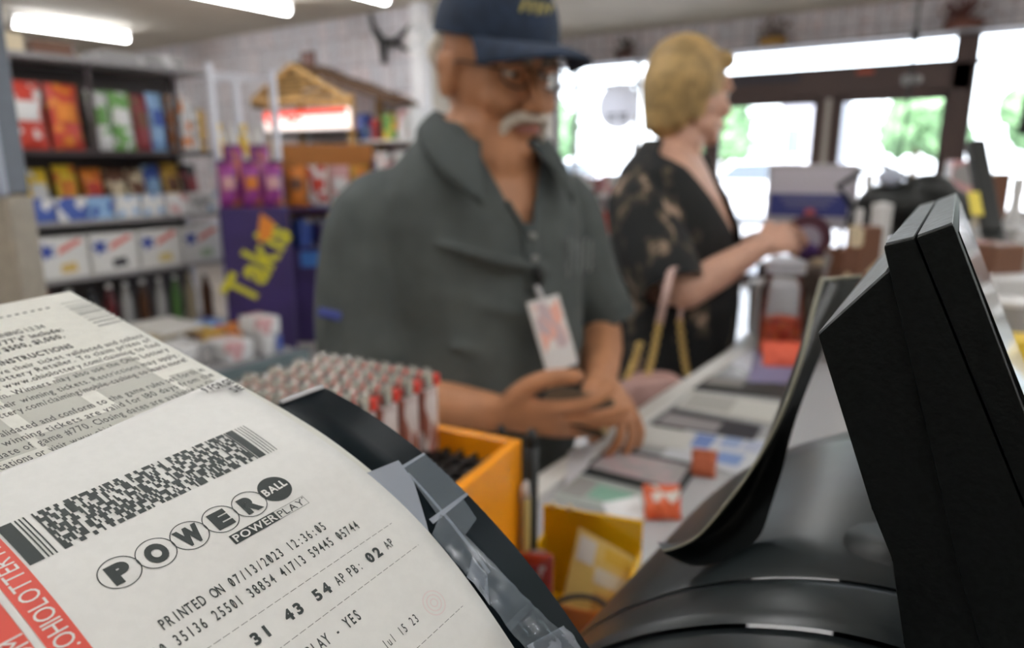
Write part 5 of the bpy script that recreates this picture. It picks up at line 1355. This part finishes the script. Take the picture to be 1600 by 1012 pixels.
# black screen cut by the right edge
p = at(1594, 182, 2.2)
o = thing('side_monitor', V((p.x+.06, p.y, CT)), 'black monitor on a tall pole cut off by the right edge of view', 'monitor')
MB().box((p.x, p.y-.02, p.z-.055), (p.x+.30, p.y+.02, p.z+.055), .006).build('screen', M_black, o)
MB().tube([(p.x+.16, p.y, CT), (p.x+.16, p.y, p.z-.05)], .015, 10).build('pole', M_black, o, True)
MB().lathe([(.001, 0), (.07, 0), (.07, .012), (.001, .014)], 18, Matrix.Translation((p.x+.16, p.y, CT))).build('base', M_black, o, 40)

# ---- lighter tray
ZL = 1.217; E0 = hz(527, 631, ZL); E4 = hz(667, 578, ZL); S1 = hz(408, 588, ZL); E1 = hz(563, 615, ZL)
av = (E4-E0)/4; bv = (S1-E1)/7
exn = (-bv).normalized(); eyn = V((-exn.y, exn.x, 0)); 
if eyn.y < 0: eyn = -eyn
px_, py_ = bv.length*.96, av.length*.96
print('lighter pitch', bv.length, av.length, E0, E4, S1)
M_body = pattern('lighter_wrap', [(.62, .55, .54), (.55, .22, .18), (.66, .60, .60), (.50, .42, .42), (.30, .10, .07)], (160, 160, 45), .3)
M_hood = mat('lighter_hood', (.62, .60, .56), .25, .9)
M_rb = mat('red_button', (.75, .04, .02), .35)
lw, ld = px_*.47, py_*.47
def make_lighter():
    o = thing('lighter', (0, 0, 0), 'patterned lighter with metal hood and red button standing in orange tray', 'lighter', 'lighters standing in rows in the orange tray'); o['_o'] = (0, 0, 0)
    def ring(sx_, sy_, z): return [(sx_*math.cos(a)*1.0, sy_*math.sin(a), z) for a in [2*pi*k/16 for k in range(16)]]
    def lo(rs):
        b = MB(); vs_ = [p for r in rs for p in r]; fs = []
        for i in range(len(rs)-1):
            for j in range(16): fs.append([i*16+j, i*16+(j+1) % 16, (i+1)*16+(j+1) % 16, (i+1)*16+j])
        fs += [list(range(16)), [len(vs_)-16+j for j in range(16)]]; return b.add(vs_, fs)
    lo([ring(lw, ld, .002), ring(lw, ld, .060), ring(lw*.9, ld*.9, .062)]).build('body', M_body, o, 40)
    lo([ring(lw*.80, ld*.74, .0625), ring(lw*.80, ld*.74, .071), ring(lw*.55, ld*.5, .078)]).build('hood', M_hood, o, 40)
    MB().box((-lw*.7, ld*.25, .0625), (lw*.98, ld*.98, .073), .0015).build('button', M_rb, o)
    MB().tube([(-lw*.35, -ld*.1, .0775), (lw*.35, -ld*.1, .0775)], .0028, 10).build('spark_wheel', mat('wheel_steel', (.25, .24, .22), .4, .8), o)
    return o
L0_ = make_lighter(); first = True
rzL = math.atan2(exn.y, exn.x)
for i in range(5):
    for j in range(9):
        p = E0+av*i+bv*j
        if j > 8: continue
        o = L0_ if first else copy_tree(L0_); first = False
        o.location = (p.x, p.y, ZL-.078); o.rotation_euler.z = rzL
        for ch in o.children: pass
# tray: local frame along the rows
tc_ = E0+av*2+bv*4
c3 = hz(735, 765, 1.16); c2_ = hz(820, 690, 1.16)
ex2 = exn; TM = frame(V((0, 0, 0)), ex2, eyn, V((0, 0, 1)))
def loc(p): return (V(p).dot(ex2), V(p).dot(eyn))
xs_ = [loc(p)[0] for p in (E0, E4, c3, c2_, S1)]; ys_ = [loc(p)[1] for p in (E0, E4, c3, c2_, E0+bv*8)]
xa = loc(E0+bv*8)[0]-.012; xb = loc(c2_)[0]-.004; ya = loc(E0)[1]-.018; yb_ = loc(c2_)[1]+.004
print('tray', xa, xb, ya, yb_)
M_or = mat('orange_plastic', (.93, .33, .004), .35, noise_=.05, ns=20)
to = thing('lighter_tray', TM @ V(((xa+xb)/2, (ya+yb_)/2, CT)), 'orange plastic display tray with black slots, holding rows of lighters', 'tray')
zt2 = 1.160; zi = 1.139; t_ = .010
for nm, lo_, hi_ in (('left_wall', (xa, ya, CT), (xa+t_, yb_, zt2)), ('right_wall', (xb-t_, ya, CT), (xb, yb_, zt2)), ('front_wall', (xa+t_, ya, CT), (xb-t_, ya+t_, zt2)), ('back_wall', (xa+t_, yb_-t_, CT), (xb-t_, yb_, zt2))):
    MB().box(lo_, hi_, .002, TM).build('tray_wall', M_or, to)
b = MB().box((xa+t_, ya+t_, zi-.02), (xb-t_, yb_-t_, zi-.001), 0, TM); b.build('slot_insert', mat('slot_black', (.015, .014, .014), .5), to)
b = MB()
k = 0; x_ = loc(E0)[0]+.014
while x_ < xb-t_-.004:
    b.box((x_, ya+t_, zi-.001), (x_+.0025, yb_-t_, zt2-.016), 0, TM); x_ += px_
y_ = ya+t_+py_
while y_ < yb_-t_:
    b.box((loc(E0)[0]+.014, y_, zi-.001), (xb-t_, y_+.0025, zt2-.016), 0, TM); y_ += py_
b.build('slot_dividers', mat('slot_black', (.015, .014, .014), .5), to)
# red flash on tray side
MB().box((xb, ya+.03, CT+.06), (xb+.0006, ya+.06, CT+.11), 0, TM).build('red_print', K((.5, .06, .02)), to)

# pens
def pen(px, y0, y1, d, r, m, label, cap=None):
    a = at(px, y0, d); z1_ = a.z; 
    bz = CT+.002
    o = thing('pen', V((a.x, a.y, bz)), label, 'pen')
    MB().tube([(a.x, a.y, bz), (a.x, a.y, z1_-.015)], r, 10).build('barrel', m, o, True)
    MB().tube([(a.x, a.y, z1_-.015), (a.x, a.y, z1_)], [r*.95, r*.6], 10).build('tip', cap or m, o, True)
    return o
pen(831, 672, 835, .62, .0062, M_black, 'tall black marker standing beside the orange tray')
pen(783, 664, 690, .70, .0050, M_black, 'black marker mostly hidden behind the orange tray rim')
pen(822, 752, 800, .62, .0040, mat('pen_yellow', (.5, .38, .12), .3), 'yellow pen with a white end in front of black marker', M_white)
q = at(840, 872, .62)
o = thing('pen_cup', V((q.x, q.y, CT)), 'small red and white cup standing between orange tray and yellow box', 'cup')
MB().lathe([(.001, .001), (.012, .001), (.013, .003), (.0145, q.z-CT), (.013, q.z-CT), (.012, .01), (.001, .008)], 18, Matrix.Translation((q.x, q.y+.0, CT))).build('cup_body', pattern('cup_print', [(.25, .03, .05), (.5, .42, .42), (.25, .07, .04)], (50, 50, 30)), o, 40)

# yellow display box with a cream packet
a = at(850, 786, .70); zt3 = a.z; cR = hz(1006, 812, zt3)
ya_ = V((a.x, a.y, 0)); yb3 = V((cR.x, cR.y, 0)); ex3 = (yb3-ya_).normalized(); ey3 = V((-ex3.y, ex3.x, 0)); W3 = (yb3-ya_).length
YM = frame(ya_, ex3, ey3, V((0, 0, 1)))
yo = thing('yellow_display_box', YM @ V((W3/2, -.02, CT)), 'glossy yellow open display box beside the orange tray', 'box')
M_yel = mat('yellow_gloss', (.80, .47, .006), .25, coat=.3)
MB().box((0, -.004, CT), (W3, 0, zt3), .001, YM).build('back_panel', M_yel, yo)
MB().box((0, -.065, CT), (.003, -.004, zt3-.03), .001, YM).build('side_panel', M_yel, yo); MB().box((W3-.003, -.065, CT), (W3, -.004, zt3-.03), .001, YM).build('side_panel', M_yel, yo)
MB().box((0, -.068, CT), (W3, -.065, CT+.035), .001, YM).build('front_lip', mat('dark_orange', (.45, .12, .01), .3), yo)
MB().box((.0, -.066, CT), (W3, -.004, CT+.004), .0, YM).build('bottom', M_yel, yo)
for k, f_ in enumerate((.06, .23)): MB().ell(YM @ V((W3*f_+.004, -.002, zt3+.001)), .0035, None, 8).build('gold_stud', mat('brass', (.6, .5, .3), .3, 1), yo, True)
c1 = at(905, 822, .66); 
pk = thing('cream_packet', YM @ V((W3*.5, -.04, CT+.006)), 'cream and yellow packet leaning inside the yellow display box', 'packet')
pts = [at(905, 822, .665), at(993, 872, .655), at(962, 1010, .64), at(868, 985, .64)]
def pkf(u, v, hh=0):
    p = (pts[0]*(1-u)+pts[1]*u)*(1-v)+(pts[3]*(1-u)+pts[2]*u)*v
    nrm = (pts[1]-pts[0]).cross(pts[3]-pts[0]).normalized()
    if nrm.dot(FW) > 0: nrm = -nrm
    return p+nrm*(hh+.006*math.sin(pi*u)*math.sin(pi*v))
MB().slab(pkf, 8, 8, .004).build('packet_body', mat('cream_gloss', (.66, .46, .14), .35), pk, 40)
def patch(u0, v0, u1, v1, m_, nm): MB().slab(lambda a_, b_, hh=0: pkf(u0+(u1-u0)*a_, v0+(v1-v0)*b_, .0008+hh), 4, 4, .0004).build(nm, m_, pk)
patch(.06, .06, .35, .30, K((.62, .58, .55)), 'white_print'); patch(.40, .28, .98, .44, K((.62, .56, .46)), 'pale_print'); patch(.45, .52, .85, .80, K((.52, .28, .07)), 'picture_print'); patch(.5, .05, .95, .2, K((.62, .38, .04)), 'gold_print')
cb = at(905, 965, .58)
o = solo('cable_loop', MB().tube([cb+RT*(.026*math.cos(a_))+UP*(.018*math.sin(a_)) for a_ in [pi*k/12-.3 for k in range(16)]], .0022, 8), M_black, 'black cable looping over the foot of the yellow box', 'cable', smooth=True)
rb = at(850, 905, .62)
bag('red_packet', V((rb.x-.005, rb.y-.01, CT)), .035, .09, .012, pattern('red_pack', [(.42, .04, .01), (.62, .14, .01), (.3, .03, .02)], (50, 50, 50), .3), 'dark red and orange packet between pen cup and yellow box', 'packet', None, .5)

# ================================================================ TILTED DISPLAY (right foreground)
Y0, Y1 = .17, .33
M_dtop = mat('display_case', (.0035, .0045, .0045), .5, noise_=.25, ns=600, bump=.12, spec=.10)
M_glos = mat('glossy_black', (.006, .008, .008), .12, coat=.6)
dp = thing('tilted_display', V((.0, .25, CT)), 'black tilted point-of-sale display seen from the side, filling the right foreground', 'monitor')
XD = V((-math.sin(math.radians(3.2)), math.cos(math.radians(3.2)), 0))
def dprism(pts, y0, y1): return MB().prism([hy(x, y, Y0)+XD*(y0-Y0) for x, y in pts], XD*(y1-y0))
def bevelled(mb, off=.0007):
    bm = bmesh.new(); vv = [bm.verts.new(p) for p in mb.v]
    for f in mb.f:
        try: bm.faces.new([vv[i] for i in f])
        except ValueError: pass
    bmesh.ops.recalc_face_normals(bm, faces=bm.faces[:]); bmesh.ops.bevel(bm, geom=[e for e in bm.edges if e.calc_length() > .004], offset=off, segments=2, affect='EDGES', profile=.6)
    return MB().bm(bm)
bevelled(dprism([(1380, 384), (1429, 372), (1700, 1040), (1760, 1250), (1600, 1250), (1500, 900)], Y0, Y1)).build('rear_bezel', M_dtop, dp, 30)
bevelled(dprism([(1431, 371), (1490, 350), (1600, 642), (1760, 1030), (1850, 1250), (1764, 1250), (1703, 1040)], Y0, Y1)).build('front_bezel', M_dtop, dp, 30)
MB().prism([hy(x, y, Y0)+XD*.008 for x, y in ((1495, 368), (1499, 366), (1757, 1020), (1750, 1020))], XD*(Y1-Y0-.016)).build('screen', M_glos, dp)
bevelled(dprism([(1388, 424), (1440, 560), (1520, 800), (1560, 1000), (1560, 1150), (1440, 1150), (1410, 1010), (1392, 880), (1360, 800), (1275, 526)], Y0+.0015, Y1-.004), .001).build('rear_housing', M_dtop, dp, 30)
bevelled(dprism([(1362, 800), (1352, 806), (1358, 824), (1372, 836), (1395, 838), (1395, 800)], Y0+.02, Y1-.03), .0006).build('hinge_cover', M_black, dp)
nk = [hy(x, y, .25) for x, y in ((1395, 860), (1440, 860), (1460, 1010), (1385, 1010))]
MB().tube([hy(1400, 850, .25), hy(1395, 960, .25)+V((0, 0, -.01)), V((hy(1400, 900, .25).x+.01, .25, 1.20))], [.016, .018, .022], 14).build('neck', M_black, dp, True)
wk = at(1400, 800, .2)
M_sheen = mat('painted_sheen', (.13, .14, .15), .5, noise_=.2, ns=300)  # grey that paints window light grazing the display's top faces
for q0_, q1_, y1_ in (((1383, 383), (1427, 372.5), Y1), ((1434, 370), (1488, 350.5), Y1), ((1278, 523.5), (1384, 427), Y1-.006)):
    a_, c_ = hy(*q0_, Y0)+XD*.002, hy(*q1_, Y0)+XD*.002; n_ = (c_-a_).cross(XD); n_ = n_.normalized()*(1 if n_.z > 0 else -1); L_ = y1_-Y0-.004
    MB().prism([a_-n_*.0004, c_-n_*.0004, c_+n_*.0003, a_+n_*.0003], XD*L_).build('top_sheen_strip', M_sheen, dp)  # thin slab carrying the painted sheen
# curved base casing: arch pushed away along the counter
arc = [(770, 1300), (800, 1150), (850, 1060), (900, 995), (950, 962), (1000, 940), (1080, 917), (1200, 903), (1350, 912), (1500, 955), (1600, 1040), (1700, 1200), (1720, 1400)]
AP = [hy(x, y, .22) for x, y in arc]
def spl(P, t):
    n = len(P)-1; q = min(n-1e-6, max(0, t*n)); i = int(q); f = q-i
    p0, p1, p2, p3 = P[max(i-1, 0)], P[i], P[i+1], P[min(i+2, n)]
    return .5*((2*p1)+(p2-p0)*f+(2*p0-5*p1+4*p2-p3)*f*f+(3*p1-p0-3*p2+p3)*f**3)
pc = hy(1250, 1100, .22)
bs = thing('curved_base', V((pc.x, .3, CT)), 'dark glossy arched base casing with ridged rim, under the tilted display', 'terminal')
M_dome = mat('dark_casing', (.014, .019, .021), .32, noise_=.15, ns=60, spec=.34)
def arch(y, k, dz=0):
    """ring of the arch at depth y scaled by k about its axis"""
    out = []
    for i in range(49):
        p = spl(AP, i/48); out.append(V((pc.x+(p.x-pc.x)*k, y, max(pc.z+(p.z-pc.z)*k+dz, CT+.001))))
    out[0].z = CT+.001; out[-1].z = CT+.001
    return out
def loft(rings, name, m, par, th=.002):
    b = MB(); n = len(rings[0]); vs_ = [p for r in rings for p in r]
    b.add(vs_, [[i*n+j, i*n+j+1, (i+1)*n+j+1, (i+1)*n+j] for i in range(len(rings)-1) for j in range(n-1)])
    return b.build(name, m, par, True)
loft([arch(.222, .985), arch(.226, 1.0), arch(.30, 1.0), arch(.36, .995), arch(.385, .97), arch(.395, .90), arch(.398, .5)], 'casing_shell', M_dome, bs)
loft([arch(.195, .955), arch(.197, .975), arch(.202, .982), arch(.218, .982), arch(.222, .975), arch(.222, .95)], 'rim_ridge', M_dome, bs)
loft([arch(.170, .900), arch(.172, .920), arch(.176, .925), arch(.190, .930), arch(.195, .925), arch(.195, .90)], 'lower_rim', M_dome, bs)
r_ = arch(.186, .91); b = MB(); b.add(r_+[V((pc.x, .186, CT+.001))], [[i, i+1, 49] for i in range(48)]); b.build('front_panel', M_black, bs)
# curled rubber mat
Lc = [(1036, 860, .262), (1062, 852, .262), (1092, 835, .264), (1130, 792, .268), (1168, 742, .273), (1203, 684, .280), (1232, 620, .290), (1255, 550, .305), (1270, 485, .325), (1284, 436, .345)]
Rc = [(1040, 866, .2615), (1085, 884, .2605), (1140, 872, .263), (1185, 840, .268), (1205, 790, .276), (1222, 735, .286), (1242, 660, .30), (1272, 580, .32), (1305, 505, .345), (1348, 431, .37)]
LP = [at(*p) for p in Lc]; RP = [at(*p) for p in Rc]
def matf(u, v, hh=0):
    a, c = spl(LP, v), spl(RP, v); t = (c-a); nrm = FW*.5+RT*-.3
    return a+t*u+FW*(.012*math.sin(pi*u))+FW*hh*-1
mt = thing('curled_mat', LP[0], 'thin dark rubber mat curling up behind tilted display with worn pale edge', 'mat')
MB().slab(matf, 10, 40, .0012).build('mat_sheet', mat('rubber_sheet', (.014, .017, .018), .35, noise_=.2, ns=50), mt, 50)
b = MB().tube([spl(LP, i/50)-FW*.0004 for i in range(51)], [.0004+.0007*(i/50) for i in range(51)], 8); b.build('worn_edge', mat('edge_beige', (.26, .25, .19), .6), mt, True)
MB().tube([matf(i/10, 1, 0) for i in range(11)], .0012, 6).build('torn_top_edge', mat('edge_beige', (.26, .25, .19), .6), mt, True)
